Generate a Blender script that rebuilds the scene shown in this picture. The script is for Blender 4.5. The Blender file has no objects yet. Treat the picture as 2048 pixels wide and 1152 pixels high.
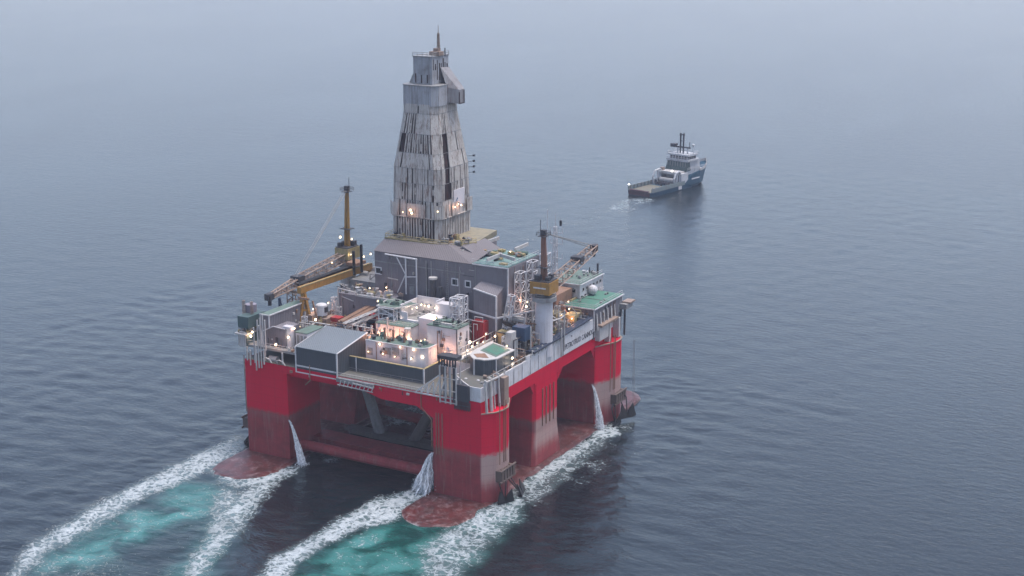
import bpy, math, random
import numpy as np
from mathutils import Vector, Matrix
random.seed(7)
rnd = random.uniform
sc = bpy.context.scene
COL = sc.collection

# ------------------------------------------------------------------ camera, sky, sun
CAM = np.array([164.011, -278.409, 140.0])
F, PCX, PCY, HOR, XVB = 2929.0, 1024.0, 576.0, -210.0, 2720.0
def _n(v):
    v = np.array(v, float); return v / np.linalg.norm(v)
_Z = -_n([0, F * F / (PCY - HOR), F])
_Y = _n([XVB - PCX, HOR - PCY, F]); _Y = _n(_Y - _Z * (_Y @ _Z)); _X = np.cross(_Y, _Z)
RW = np.stack([_X, _Y, _Z])
cd = bpy.data.cameras.new('camera'); cam = bpy.data.objects.new('camera', cd); COL.objects.link(cam)
cd.sensor_width = 36.0; cd.lens = F / 2048.0 * 36.0; cd.clip_start = 1.0; cd.clip_end = 20000.0
_m = Matrix.Identity(4)
for i in range(3):
    _m[i][0] = RW[i][0]; _m[i][1] = -RW[i][1]; _m[i][2] = -RW[i][2]; _m[i][3] = CAM[i]
cam.matrix_world = _m
sc.camera = cam

w = bpy.data.worlds.new("World"); sc.world = w; w.use_nodes = True
nt = w.node_tree; nt.nodes.clear()
sky = nt.nodes.new('ShaderNodeTexSky'); sky.sky_type = 'NISHITA'; sky.sun_disc = False
SUN_EL, SUN_ROT = math.radians(76), math.radians(55)
sky.sun_elevation = SUN_EL; sky.sun_rotation = SUN_ROT
sky.air_density = 1; sky.dust_density = 3; sky.ozone_density = 1.5
hs = nt.nodes.new('ShaderNodeHueSaturation'); hs.inputs['Saturation'].default_value = 0.94
bg = nt.nodes.new('ShaderNodeBackground'); bg.inputs[1].default_value = 0.15
wo = nt.nodes.new('ShaderNodeOutputWorld')
nt.links.new(sky.outputs[0], hs.inputs['Color']); nt.links.new(hs.outputs[0], bg.inputs[0]); nt.links.new(bg.outputs[0], wo.inputs[0])
sd = bpy.data.lights.new('sun', 'SUN'); so = bpy.data.objects.new('sun', sd); COL.objects.link(so)
sd.energy = 1.4; sd.angle = math.radians(25); sd.color = (1.0, 0.96, 0.93)
_d = Vector((math.sin(SUN_ROT) * math.cos(SUN_EL), math.cos(SUN_ROT) * math.cos(SUN_EL), math.sin(SUN_EL)))
so.rotation_euler = _d.to_track_quat('Z', 'Y').to_euler()
sc.view_settings.view_transform = 'Standard'; sc.view_settings.look = 'None'
sc.view_settings.exposure = 1.24; sc.view_settings.gamma = 1.0
sc.render.engine = 'CYCLES'
sc.cycles.volume_bounces = 0
sc.cycles.max_bounces = 6

# ------------------------------------------------------------------ surveying helper: photo point + one known coordinate -> world
def P(px, py, x=None, y=None, z=None):
    d = RW @ np.array([px - PCX, py - PCY, F])
    k = 0 if x is not None else 1 if y is not None else 2
    v = (x, y, z)[k]
    return tuple(CAM + d * ((v - CAM[k]) / d[k]))

# ------------------------------------------------------------------ materials
MATS = {}
def nodes(name):
    m = bpy.data.materials.new(name); m.use_nodes = True
    t = m.node_tree; b = t.nodes['Principled BSDF']
    return m, t, b
def N(t, typ, **kw):
    n = t.nodes.new(typ)
    for k, v in kw.items():
        if hasattr(n, k): setattr(n, k, v)
        else: n.inputs[k.replace('_', ' ')].default_value = v
    return n
def L(t, a, b): t.links.new(a, b)
def noise(t, vec, scale, detail=4, rough=0.6, dist=0.0, sc3=None):
    if sc3:
        mp = t.nodes.new('ShaderNodeMapping'); mp.inputs['Scale'].default_value = sc3
        L(t, vec, mp.inputs[0]); vec = mp.outputs[0]
    n = t.nodes.new('ShaderNodeTexNoise'); n.inputs['Scale'].default_value = scale
    n.inputs['Detail'].default_value = detail; n.inputs['Roughness'].default_value = rough; n.inputs['Distortion'].default_value = dist
    L(t, vec, n.inputs['Vector']); return n.outputs[0]
def ramp(t, fac, lo, hi):
    r = t.nodes.new('ShaderNodeMapRange'); r.interpolation_type = 'SMOOTHSTEP'
    r.inputs[1].default_value = lo; r.inputs[2].default_value = hi
    L(t, fac, r.inputs[0]); return r.outputs[0]
def mix(t, fac, a, b):
    m = t.nodes.new('ShaderNodeMix'); m.data_type = 'RGBA'
    for s, v in ((6, a), (7, b)):
        if isinstance(v, tuple): m.inputs[s].default_value = (*v, 1)
        else: L(t, v, m.inputs[s])
    if isinstance(fac, float): m.inputs[0].default_value = fac
    else: L(t, fac, m.inputs[0])
    return m.outputs[2]
def math_(t, op, a, b=None):
    m = t.nodes.new('ShaderNodeMath'); m.operation = op
    for i, v in enumerate((a, b)):
        if v is None: continue
        if isinstance(v, (int, float)): m.inputs[i].default_value = v
        else: L(t, v, m.inputs[i])
    return m.outputs[0]
def paint(name, col, dirt=(0.12, 0.09, 0.07), amt=0.5, rough=0.55, scale=0.35, streak=True, rust=None, rust_amt=0.3, corr=0.0, metal=0.0):
    """painted steel: base paint, blotchy dirt, vertical run-off streaks, optional rust"""
    if name in MATS: return MATS[name]
    m, t, b = nodes(name)
    g = t.nodes.new('ShaderNodeNewGeometry').outputs['Position']
    n1 = noise(t, g, scale, 6, 0.65)
    c = mix(t, math_(t, 'MULTIPLY', ramp(t, n1, 0.45, 0.8), amt), col, dirt)
    if streak:
        n2 = noise(t, g, 1.0, 4, 0.7, 0, (1.4, 1.4, 0.09))
        c = mix(t, math_(t, 'MULTIPLY', ramp(t, n2, 0.5, 0.75), amt * 0.7), c, dirt)
    if 'derrick_panel' in name or 'crown' in name:
        n4 = noise(t, g, 1.0, 3, 0.7, 0, (3.6, 3.6, 0.05))
        c = mix(t, math_(t, 'MULTIPLY', ramp(t, n4, 0.54, 0.66), 0.75), c, (0.05, 0.03, 0.028))
    if rust:
        n3 = noise(t, g, 1.1, 5, 0.75, 0, (1.6, 1.6, 0.25))
        c = mix(t, math_(t, 'MULTIPLY', ramp(t, n3, 0.52, 0.68), rust_amt), c, rust)
    L(t, c, b.inputs['Base Color']); b.inputs['Roughness'].default_value = rough; b.inputs['Metallic'].default_value = metal; b.inputs['Specular IOR Level'].default_value = 0.25
    if corr:
        mp = t.nodes.new('ShaderNodeMapping'); mp.inputs['Scale'].default_value = (1, 1, 0); L(t, g, mp.inputs[0])
        wv = t.nodes.new('ShaderNodeTexWave'); wv.wave_type = 'BANDS'; wv.bands_direction = 'DIAGONAL'; wv.inputs['Scale'].default_value = 0.9
        L(t, mp.outputs[0], wv.inputs[0])
        bp = t.nodes.new('ShaderNodeBump'); bp.inputs['Distance'].default_value = corr; bp.inputs['Strength'].default_value = 0.6
        L(t, wv.outputs[1], bp.inputs['Height']); L(t, bp.outputs[0], b.inputs['Normal'])
    MATS[name] = m; return m
RUST = (0.10, 0.03, 0.015)
M_dark = paint('cladding_dark', (0.135, 0.125, 0.137), (0.06, 0.05, 0.05), 0.5, 0.6, 0.15, rust=(0.12, 0.07, 0.055), rust_amt=0.3, corr=0.08)
M_slate = paint('cladding_slate', (0.045, 0.052, 0.060), (0.04, 0.04, 0.04), 0.4, 0.5, 0.2, corr=0.06)
M_shedroof = paint('shed_roof', (0.115, 0.13, 0.142), (0.09, 0.09, 0.09), 0.4, 0.5, 0.2, corr=0.06)
M_white = paint('white_paint', (0.46, 0.45, 0.46), (0.22, 0.19, 0.16), 0.6, 0.5, 0.4, rust=(0.25, 0.12, 0.07), rust_amt=0.35)
M_offw = paint('off_white_paint', (0.36, 0.345, 0.335), (0.2, 0.17, 0.14), 0.6, 0.6, 0.5, rust=RUST, rust_amt=0.4)
M_wall = paint('white_wall', (0.45, 0.43, 0.445), (0.30, 0.25, 0.23), 0.5, 0.5, 0.3)
M_grey = paint('grey_steel', (0.19, 0.19, 0.19), (0.08, 0.07, 0.06), 0.6, 0.6, 0.6, rust=RUST, rust_amt=0.4)
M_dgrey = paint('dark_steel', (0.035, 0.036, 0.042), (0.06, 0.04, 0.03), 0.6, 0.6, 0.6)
M_deck = paint('deck_plating', (0.085, 0.085, 0.078), (0.055, 0.065, 0.05), 0.8, 0.75, 0.5, streak=False, rust=(0.16, 0.08, 0.05), rust_amt=0.5)
M_green = paint('green_deck', (0.050, 0.135, 0.098), (0.085, 0.10, 0.085), 0.9, 0.7, 0.5, streak=False)
M_green2 = paint('dull_green_deck', (0.085, 0.125, 0.105), (0.07, 0.055, 0.045), 0.9, 0.7, 0.6, streak=False)
M_teal = paint('teal_roof', (0.10, 0.165, 0.15), (0.03, 0.07, 0.09), 0.9, 0.6, 0.25, streak=False)
M_yel = paint('ochre_paint', (0.27, 0.145, 0.035), (0.13, 0.08, 0.04), 0.8, 0.55, 0.6, rust=RUST, rust_amt=0.5)
M_ylw = paint('pale_yellow_paint', (0.26, 0.21, 0.10), (0.12, 0.10, 0.07), 1.0, 0.65, 0.9, rust=RUST, rust_amt=0.4)
M_brn = paint('brown_steel', (0.20, 0.115, 0.075), (0.07, 0.045, 0.035), 0.7, 0.65, 0.8)
M_tan = paint('tan_steel', (0.21, 0.155, 0.125), (0.12, 0.07, 0.05), 0.7, 0.65, 0.8)
M_redc = paint('red_container_paint', (0.26, 0.022, 0.025), (0.12, 0.04, 0.03), 0.5, 0.5, 0.6, corr=0.1)
M_navy = paint('navy_hose', (0.018, 0.024, 0.042), (0.02, 0.02, 0.02), 0.5, 0.5, 0.8)
M_blue = paint('blue_paint', (0.022, 0.045, 0.085), (0.03, 0.03, 0.04), 0.5, 0.5, 0.8)
M_black = paint('black_steel', (0.012, 0.012, 0.013), (0.03, 0.02, 0.02), 0.5, 0.5, 0.8)
M_orange = paint('orange_paint', (0.28, 0.13, 0.07), (0.15, 0.08, 0.05), 0.5, 0.5, 0.8)
M_panel = paint('derrick_panel', (0.36, 0.335, 0.31), (0.19, 0.165, 0.145), 0.9, 0.6, 0.25, rust=(0.12, 0.055, 0.035), rust_amt=0.9)
M_drust = paint('derrick_rust', (0.022, 0.013, 0.014), (0.010, 0.007, 0.008), 0.6, 0.8, 0.5, rust=(0.09, 0.028, 0.016), rust_amt=0.6)
M_glass = paint('window_glass', (0.015, 0.02, 0.025), (0.02, 0.02, 0.02), 0.2, 0.15, 0.5, streak=False)
M_trans = paint('concrete', (0.25, 0.24, 0.23))

def hull_red():
    m, t, b = nodes('hull_red_antifouling')
    g = t.nodes.new('ShaderNodeNewGeometry').outputs['Position']
    sp = t.nodes.new('ShaderNodeSeparateXYZ'); L(t, g, sp.inputs[0])
    z = sp.outputs[2]
    n1 = noise(t, g, 0.25, 6, 0.7); n2 = noise(t, g, 1.0, 5, 0.7, 0, (0.9, 0.9, 0.06)); n3 = noise(t, g, 0.9, 6, 0.7)
    red = mix(t, math_(t, 'MULTIPLY', ramp(t, n2, 0.5, 0.8), 0.5), (0.42, 0.002, 0.024), (0.22, 0.004, 0.020))
    low = mix(t, ramp(t, n1, 0.3, 0.75), (0.22, 0.036, 0.040), (0.13, 0.028, 0.030))
    low = mix(t, math_(t, 'MULTIPLY', ramp(t, n2, 0.52, 0.7), 0.5), low, (0.22, 0.12, 0.10))
    # marine growth band just under the paint line, browner and paler
    zz = math_(t, 'ADD', z, math_(t, 'MULTIPLY', n2, 5.0))
    band = math_(t, 'MULTIPLY', ramp(t, zz, 11.5, 15), 0.42)
    low = mix(t, band, low, (0.18, 0.095, 0.085))
    sx = math_(t, 'MULTIPLY', ramp(t, sp.outputs[0], -0.6, 0.2), ramp(t, zz, 5.0, 10.0))
    low = mix(t, math_(t, 'MULTIPLY', sx, 0.65), low, (0.33, 0.27, 0.24))
    wet = ramp(t, zz, 5.2, 2.2)
    low = mix(t, math_(t, 'MULTIPLY', wet, 0.6), low, (0.16, 0.03, 0.03))
    edge = math_(t, 'ADD', z, math_(t, 'MULTIPLY', math_(t, 'SUBTRACT', n1, 0.5), 0.9))
    zl = math_(t, 'FRACT', math_(t, 'MULTIPLY', z, 0.42)); xyl = math_(t, 'FRACT', math_(t, 'MULTIPLY', math_(t, 'ADD', sp.outputs[0], sp.outputs[1]), 0.23))
    seam = math_(t, 'MAXIMUM', math_(t, 'LESS_THAN', zl, 0.035), math_(t, 'LESS_THAN', xyl, 0.02))
    edge = math_(t, 'ADD', edge, math_(t, 'MULTIPLY', math_(t, 'SUBTRACT', n3, .5), 2.6))
    c = mix(t, ramp(t, edge, 11.6, 13.1), low, red)
    c = mix(t, math_(t, 'MULTIPLY', seam, 0.28), c, (0.08, 0.012, 0.02))
    runs_ = math_(t, 'MULTIPLY', ramp(t, noise(t, g, 1.0, 4, .8, 0, (2.2, 2.2, .05)), .58, .74), .32)
    c = mix(t, runs_, c, (0.12, 0.035, 0.035))
    c = mix(t, math_(t, 'MULTIPLY', ramp(t, n3, 0.68, 0.78), 0.5), c, (0.07, 0.03, 0.03))
    L(t, c, b.inputs['Base Color'])
    r = t.nodes.new('ShaderNodeMapRange'); r.inputs[3].default_value = 0.25; r.inputs[4].default_value = 0.6; r.inputs[2].default_value = 6
    L(t, z, r.inputs[0]); L(t, r.outputs[0], b.inputs['Roughness']); b.inputs['Specular IOR Level'].default_value = 0.08
    MATS['hull'] = m; return m
M_hull = hull_red()
def pontoon_mat():
    m, t, b = nodes('pontoon_wet_red')
    g = t.nodes.new('ShaderNodeNewGeometry').outputs['Position']
    n1 = noise(t, g, 0.3, 7, 0.7); n2 = noise(t, g, 0.45, 7, 0.75, 1.0)
    c = mix(t, ramp(t, n1, 0.35, 0.7), (0.07, 0.014, 0.013), (0.028, 0.010, 0.009))
    c = mix(t, math_(t, 'MULTIPLY', ramp(t, n2, 0.54, 0.66), 0.6), c, (0.20, 0.13, 0.13))
    sp = t.nodes.new('ShaderNodeSeparateXYZ'); L(t, g, sp.inputs[0])
    v_ = t.nodes.new('ShaderNodeTexVoronoi'); v_.feature = 'DISTANCE_TO_EDGE'; v_.inputs['Scale'].default_value = .45
    n5 = t.nodes.new('ShaderNodeTexNoise'); n5.inputs['Scale'].default_value = .4; n5.inputs['Detail'].default_value = 6; L(t, g, n5.inputs[0])
    va = t.nodes.new('ShaderNodeVectorMath'); va.operation = 'MULTIPLY_ADD'; va.inputs[1].default_value = (6, 6, 0); L(t, n5.outputs['Color'], va.inputs[0]); L(t, g, va.inputs[2]); L(t, va.outputs[0], v_.inputs['Vector'])
    wash = math_(t, 'MULTIPLY', ramp(t, v_.outputs['Distance'], .16, .0), ramp(t, n2, .42, .56))
    edge = ramp(t, math_(t, 'ADD', sp.outputs[2], math_(t, 'MULTIPLY', n1, .8)), .62, .35)
    wash = math_(t, 'MAXIMUM', math_(t, 'MULTIPLY', wash, .15), math_(t, 'MULTIPLY', edge, ramp(t, n2, .42, .66)))
    c = mix(t, wash, c, (.26, .24, .24))
    L(t, c, b.inputs['Base Color']); b.inputs['Roughness'].default_value = 0.4; b.inputs['Specular IOR Level'].default_value = .3
    return m
M_pont = pontoon_mat()
def emis(name, col, s):
    m = bpy.data.materials.new(name); m.use_nodes = True; t = m.node_tree; t.nodes.clear()
    e = t.nodes.new('ShaderNodeEmission'); e.inputs[0].default_value = (*col, 1); e.inputs[1].default_value = s
    o = t.nodes.new('ShaderNodeOutputMaterial'); L(t, e.outputs[0], o.inputs[0]); return m
M_lamps = [emis('lamp_glow', (1.0, 0.76, 0.46), q_) for q_ in (1.6, 4.0, 9.0)]
M_lampw = emis('lamp_glow_white', (1.0, 0.95, 0.85), 9.0)

# ------------------------------------------------------------------ mesh building
class MB:
    def __init__(s): s.v = []; s.f = []; s.g = []
    def add(s, vs, fs):
        o = len(s.v); s.g.append((o, len(s.f))); s.v += [tuple(map(float, v)) for v in vs]; s.f += [tuple(i + o for i in f) for f in fs]; return s
    def box(s, x0, x1, y0, y1, z0, z1):
        if x0 > x1: x0, x1 = x1, x0
        if y0 > y1: y0, y1 = y1, y0
        return s.add([(x0, y0, z0), (x1, y0, z0), (x1, y1, z0), (x0, y1, z0), (x0, y0, z1), (x1, y0, z1), (x1, y1, z1), (x0, y1, z1)],
                     [(0, 3, 2, 1), (4, 5, 6, 7), (0, 1, 5, 4), (1, 2, 6, 5), (2, 3, 7, 6), (3, 0, 4, 7)])
    def prism(s, poly, z0, z1, top=None):
        n = len(poly); top = top or poly
        z1s = z1 if isinstance(z1, (list, tuple)) else [z1] * n
        return s.add([(x, y, z0) for x, y in poly] + [(x, y, z1s[i]) for i, (x, y) in enumerate(top)],
                     [tuple(range(n - 1, -1, -1)), tuple(range(n, 2 * n))] + [(i, (i + 1) % n, n + (i + 1) % n, n + i) for i in range(n)])
    def loft(s, rings, cap=True):
        n = len(rings[0]); o = []
        for r in rings: o += r
        fs = []
        for k in range(len(rings) - 1):
            for i in range(n):
                j = (i + 1) % n; fs.append((k * n + i, k * n + j, (k + 1) * n + j, (k + 1) * n + i))
        if cap: fs += [tuple(range(n - 1, -1, -1)), tuple(range((len(rings) - 1) * n, len(rings) * n))]
        return s.add(o, fs)
    def tube(s, p, q, r, n=6, r2=None):
        p = Vector(p); q = Vector(q); d = (q - p)
        if d.length < 1e-6: return s
        d.normalize(); a = d.orthogonal().normalized(); b = d.cross(a); r2 = r if r2 is None else r2
        R = [[tuple(c + (a * math.cos(t) + b * math.sin(t)) * rr) for t in [2 * math.pi * (i + .5) / n for i in range(n)]] for c, rr in ((p, r), (q, r2))]
        return s.loft(R)
    def bar(s, p, q, w, h=None):
        """rectangular bar, h vertical"""
        h = h or w; p = Vector(p); q = Vector(q); d = (q - p).normalized()
        up = Vector((0, 0, 1)) if abs(d.z) < 0.95 else Vector((0, 1, 0))
        a = d.cross(up).normalized(); b = a.cross(d)
        R = [[tuple(c + a * sx * w / 2 + b * sy * h / 2) for sx, sy in ((-1, -1), (1, -1), (1, 1), (-1, 1))] for c in (p, q)]
        return s.loft(R)
    def path(s, pts, r, n=6):
        for a, b in zip(pts[:-1], pts[1:]): s.tube(a, b, r, n)
        return s
    def truss(s, p, q, w, h, bays, r, w2=None, h2=None):
        p = Vector(p); q = Vector(q); d = (q - p).normalized()
        up = Vector((0, 0, 1)) if abs(d.z) < 0.9 else Vector((0, 1, 0))
        a = d.cross(up).normalized(); b = a.cross(d); w2 = w if w2 is None else w2; h2 = h if h2 is None else h2
        def c(k, i):
            t = k / bays; W = w + (w2 - w) * t; H = h + (h2 - h) * t
            sx, sy = ((-1, -1), (1, -1), (1, 1), (-1, 1))[i % 4]
            return p.lerp(q, t) + a * sx * W / 2 + b * sy * H / 2
        for i in range(4): s.tube(c(0, i), c(bays, i), r, 4)
        for k in range(bays + 1):
            for i in range(4):
                s.tube(c(k, i), c(k, i + 1), r * .6, 4)
                if k < bays: s.tube(c(k, i + (k % 2)), c(k + 1, i + 1 - (k % 2)), r * .6, 4)
        return s
    def sphere(s, c, r, nu=10, nv=6, sz=1.0):
        rings = []
        for j in range(1, nv):
            th = math.pi * j / nv
            rings.append([(c[0] + r * math.sin(th) * math.cos(2 * math.pi * i / nu), c[1] + r * math.sin(th) * math.sin(2 * math.pi * i / nu), c[2] - r * sz * math.cos(th)) for i in range(nu)])
        return s.loft(rings)
    def rail(s, pts, h=1.1, sp=2.0, r=0.05):
        for a, b in zip(pts[:-1], pts[1:]):
            a = Vector(a); b = Vector(b); n = max(1, int((b - a).length / sp))
            for z in (h * .5, h): s.tube(a + Vector((0, 0, z)), b + Vector((0, 0, z)), r, 4)
            for k in range(n + 1):
                c = a.lerp(b, k / n); s.tube(c, c + Vector((0, 0, h)), r, 4)
        return s
    def build(s, name, mat, parent=None, world=True, mods=None, label=None):
        if name in SPLIT and len(s.g) > 1:
            ends = s.g[1:] + [(len(s.v), len(s.f))]; first = None
            for (v0, f0), (v1, f1) in zip(s.g, ends):
                m_ = MB(); m_.v = s.v[v0:v1]; m_.f = [tuple(i - v0 for i in f) for f in s.f[f0:f1]]; m_.g = [(0, 0)]
                ob = m_.build(name, mat, parent, world, mods, label); first = first or ob
            return first
        me = bpy.data.meshes.new(name)
        o0 = ORG.get(parent.name, Vector((0, 0, 0))) if (parent and world) else Vector((0, 0, 0))
        me.from_pydata([(v[0] - o0[0], v[1] - o0[1], v[2] - o0[2]) for v in s.v], [], s.f)
        me.materials.append(mat); me.update()
        ob = bpy.data.objects.new(name, me); COL.objects.link(ob)
        if parent: ob.parent = parent; ORG[ob.name] = o0
        if label: ob['label'] = label
        return ob
ORG = {}
SPLIT = set('roof_parapet drain_pipe exhaust_stack vent_stack rust_gap deck_leg red_locker side_leg exhaust_pipe gas_bottle vertical_pipe fairlead_post yellow_winch cable_drum service_pipe riser_pipe side_strut mud_tank black_hose louvre deck_crane_arm bay_gap port_side_house equipment_tower'.split())
def tag(o, label=None, cat=None, group=None, kind=None):
    if label: o['label'] = label
    if cat: o['category'] = cat
    if group: o['group'] = group
    if kind: o['kind'] = kind
    return o
def thing(name, label, cat, loc=(0, 0, 0), rz=0, group=None):
    o = bpy.data.objects.new(name, None); COL.objects.link(o); o.location = loc; o.rotation_euler = (0, 0, rz)
    o.empty_display_size = 1
    ORG[o.name] = Vector(loc)
    return tag(o, label, cat, group)

# ------------------------------------------------------------------ water
def sdist(X, Y, poly):
    """signed distance, positive inside"""
    poly = np.array(poly); n = len(poly)
    d = np.full(X.shape, 1e9); ins = np.zeros(X.shape, bool)
    for i in range(n):
        x0, y0 = poly[i]; x1, y1 = poly[(i + 1) % n]
        ex, ey = x1 - x0, y1 - y0; t = np.clip(((X - x0) * ex + (Y - y0) * ey) / (ex * ex + ey * ey + 1e-9), 0, 1)
        d = np.minimum(d, np.hypot(X - x0 - t * ex, Y - y0 - t * ey))
        c = ((y0 > Y) != (y1 > Y)) & (X < (x1 - x0) * (Y - y0) / (y1 - y0 + 1e-12) + x0); ins ^= c
    return np.where(ins, d, -d)
def W2(pts): return [P(a, b, z=0)[:2] for a, b in pts]
def axis(segs):
    out = []
    for a, b, st in segs: out += list(np.arange(a, b, st))
    return np.array(out + [segs[-1][1]])
ax = axis([(-6000, -2000, 400), (-2000, -600, 70), (-600, -290, 20), (-290, -200, 3), (-200, -95, 1.6), (-95, 30, 0.8), (30, 60, 2), (60, 300, 16), (300, 2000, 100), (2000, 6000, 500)])
ay = axis([(-2000, -400, 100), (-400, -140, 20), (-140, -60, 1.6), (-60, 110, 0.8), (110, 200, 2.5), (200, 460, 2.5), (460, 900, 20), (900, 3000, 70), (3000, 9000, 500)])
X, Y = np.meshgrid(ax, ay)
foam = np.zeros(X.shape); aer = np.zeros(X.shape)
def sstep(d, a, b):
    t = np.clip((d - a) / (b - a), 0, 1); return t * t * (3 - 2 * t)
def paintpoly(px, val, feather_in=2.0, feather_out=1.0, arr='foam'):
    feather_in *= 0.95; feather_out *= 1.5; val *= .90 if val > .4 else .5
    pts = W2(px); d = sdist(X, Y, pts); v = val * sstep(d, -feather_out, feather_in)
    global foam, aer
    if arr == 'foam': foam = np.maximum(foam, v)
    else: aer = np.maximum(aer, v)
# port wake: outer streak, inner streak, aerated core
paintpoly([(470, 866), (440, 884), (390, 910), (330, 940), (263, 970), (190, 1006), (116, 1045), (51, 1088), (14, 1141), (40, 1160), (66, 1127), (103, 1094), (150, 1064), (212, 1035), (287, 990), (350, 962), (410, 950), (440, 960), (490, 930), (498, 880)], 0.80, 5, 2)
paintpoly([(350, 930), (263, 974), (190, 1012), (110, 1058), (51, 1100), (0, 1170), (20, 1170), (90, 1110), (200, 1048), (290, 996), (400, 950), (470, 905), (480, 870)], 0.98, 3, 2)
paintpoly([(612, 925), (560, 962), (540, 985), (506, 1018), (496, 1052), (454, 1093), (420, 1128), (400, 1165), (368, 1165), (372, 1120), (403, 1090), (420, 1040), (425, 1000), (444, 975), (480, 985), (520, 965), (575, 940)], 0.92, 3.5, 2)
paintpoly([(440, 925), (520, 925), (600, 930), (612, 918), (615, 930), (590, 950), (540, 975), (470, 978), (430, 968)], 0.85, 3, 1.5)
paintpoly([(430, 955), (350, 968), (287, 1000), (212, 1040), (150, 1072), (90, 1110), (60, 1150), (180, 1140), (300, 1090), (400, 1050), (470, 1005), (470, 975)], 0.9, 9, 3, 'aer')
paintpoly([(410, 1010), (380, 1080), (330, 1130), (340, 1165), (420, 1165), (470, 1080), (490, 1010)], 0.55, 7, 3, 'aer')
paintpoly([(430, 960), (200, 1060), (40, 1165), (360, 1165), (480, 1010)], 0.28, 10, 3, 'aer')
# sparse lace over both wakes
paintpoly([(430, 950), (263, 985), (100, 1080), (20, 1165), (400, 1165), (470, 1080), (500, 1000)], 0.36, 5, 3)
paintpoly([(830, 1020), (700, 1065), (560, 1165), (900, 1165), (960, 1030)], 0.33, 3, 2)
# starboard wake
paintpoly([(858, 905), (820, 978), (750, 996), (695, 1027), (617, 1074), (547, 1113), (505, 1165), (580, 1165), (600, 1128), (656, 1092), (719, 1060), (797, 1042), (830, 1012), (880, 990)], 1.15, 3.5, 1.5)
paintpoly([(1062, 960), (1060, 1000), (1055, 1015), (1040, 1045), (1008, 1070), (949, 1125), (925, 1165), (840, 1165), (842, 1101), (871, 1066), (941, 1031), (985, 1005), (1000, 985)], 0.80, 4, 2)
paintpoly([(990, 1000), (1050, 1000), (1045, 1035), (990, 1050), (930, 1040)], 0.9, 3, 1.5)
paintpoly([(800, 1040), (740, 1058), (656, 1092), (600, 1125), (560, 1165), (880, 1165), (875, 1090), (935, 1050), (960, 1020)], 1.0, 5, 2, 'aer')
paintpoly([(940, 1040), (870, 1080), (850, 1165), (920, 1165), (1040, 1040), (1050, 1010)], 0.6, 4, 2, 'aer')
# starboard side froth
paintpoly([(1041, 967), (1125, 905), (1212, 862), (1240, 862), (1220, 882), (1164, 935), (1110, 985), (1062, 1015), (1040, 1000)], 0.62, 2.5, 1.5)
paintpoly([(1041, 969), (1125, 905), (1212, 862), (1222, 864), (1160, 912), (1060, 985)], 0.95, 1.5, 1)
paintpoly([(1215, 885), (1262, 848), (1285, 880), (1235, 905), (1180, 960), (1080, 1030), (1062, 1010), (1110, 985), (1164, 935)], 0.34, 3, 3)
paintpoly([(1188, 850), (1225, 846), (1245, 870), (1210, 880), (1180, 880)], 1.0, 2, 1)
paintpoly([(1290, 900), (1265, 850), (1240, 845), (1240, 890), (1262, 915)], 0.36, 3, 3)
# port outside seen through the gap, interior froth
paintpoly([(560, 830), (632, 780), (660, 730), (690, 740), (665, 800), (640, 850), (600, 870)], 0.8, 4, 2)
paintpoly([(770, 830), (870, 790), (880, 830), (820, 850), (780, 850)], 0.55, 3, 2)
paintpoly([(646, 908), (676, 910), (680, 925), (650, 925)], 0.55, 1.5, 1)
# tow ship wake
paintpoly([(1250, 396), (1318, 398), (1300, 415), (1180, 450), (1080, 485), (1000, 510), (960, 490), (1080, 440), (1180, 420)], 0.36, 8, 6)
paintpoly([(1262, 394), (1310, 398), (1290, 408), (1240, 418), (1200, 432), (1220, 412)], 0.5, 4, 3)
paintpoly([(1400, 372), (1425, 372), (1432, 385), (1400, 392)], 0.26, 3, 3)
# keep rig footprints free of nothing; waves
rs = np.random.RandomState(3)
Z = np.zeros(X.shape)
cell = np.maximum(np.gradient(X, axis=1), np.gradient(Y, axis=0))
wdir = math.radians(118)
for k in range(46):
    lam = 3.2 * (1.075 ** k) ; lam = min(lam, 3.2 + (k % 11) * 1.3 if lam > 18 else lam)
    th = wdir + rs.normal(0, 0.75); kk = 2 * math.pi / lam
    amp = 0.0062 * lam ** 0.55 * (0.5 if lam > 12 else 1)
    fade = sstep(lam / np.maximum(cell, .01), 2.5, 5)
    Z += fade * amp * np.sin(kk * (X * math.cos(th) + Y * math.sin(th)) + rs.uniform(0, 6.28))
Z += 0.35 * np.clip(foam, 0, 1) * (0.5 + 0.5 * np.sin(X * 1.1 + np.sin(Y * .9) * 2) * np.sin(Y * 1.3 + np.cos(X * .7) * 2))
nx, ny = len(ax), len(ay)
wm = bpy.data.meshes.new('sea')
co = np.stack([X, Y, Z], -1).reshape(-1, 3).astype(np.float32)
idx = np.arange(nx * ny).reshape(ny, nx)
q = np.stack([idx[:-1, :-1], idx[:-1, 1:], idx[1:, 1:], idx[1:, :-1]], -1).reshape(-1, 4).astype(np.int32)
wm.vertices.add(len(co)); wm.vertices.foreach_set('co', co.ravel())
wm.loops.add(q.size); wm.loops.foreach_set('vertex_index', q.ravel())
wm.polygons.add(len(q)); wm.polygons.foreach_set('loop_start', np.arange(0, q.size, 4, dtype=np.int32))
wm.polygons.foreach_set('loop_total', np.full(len(q), 4, np.int32)) if False else None
wm.update(calc_edges=True)
wm.polygons.foreach_set('use_smooth', np.ones(len(q), bool))
for nm, arr in (('foam', foam), ('aer', aer)):
    a = wm.attributes.new(nm, 'FLOAT', 'POINT'); a.data.foreach_set('value', arr.ravel().astype(np.float32))

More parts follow.
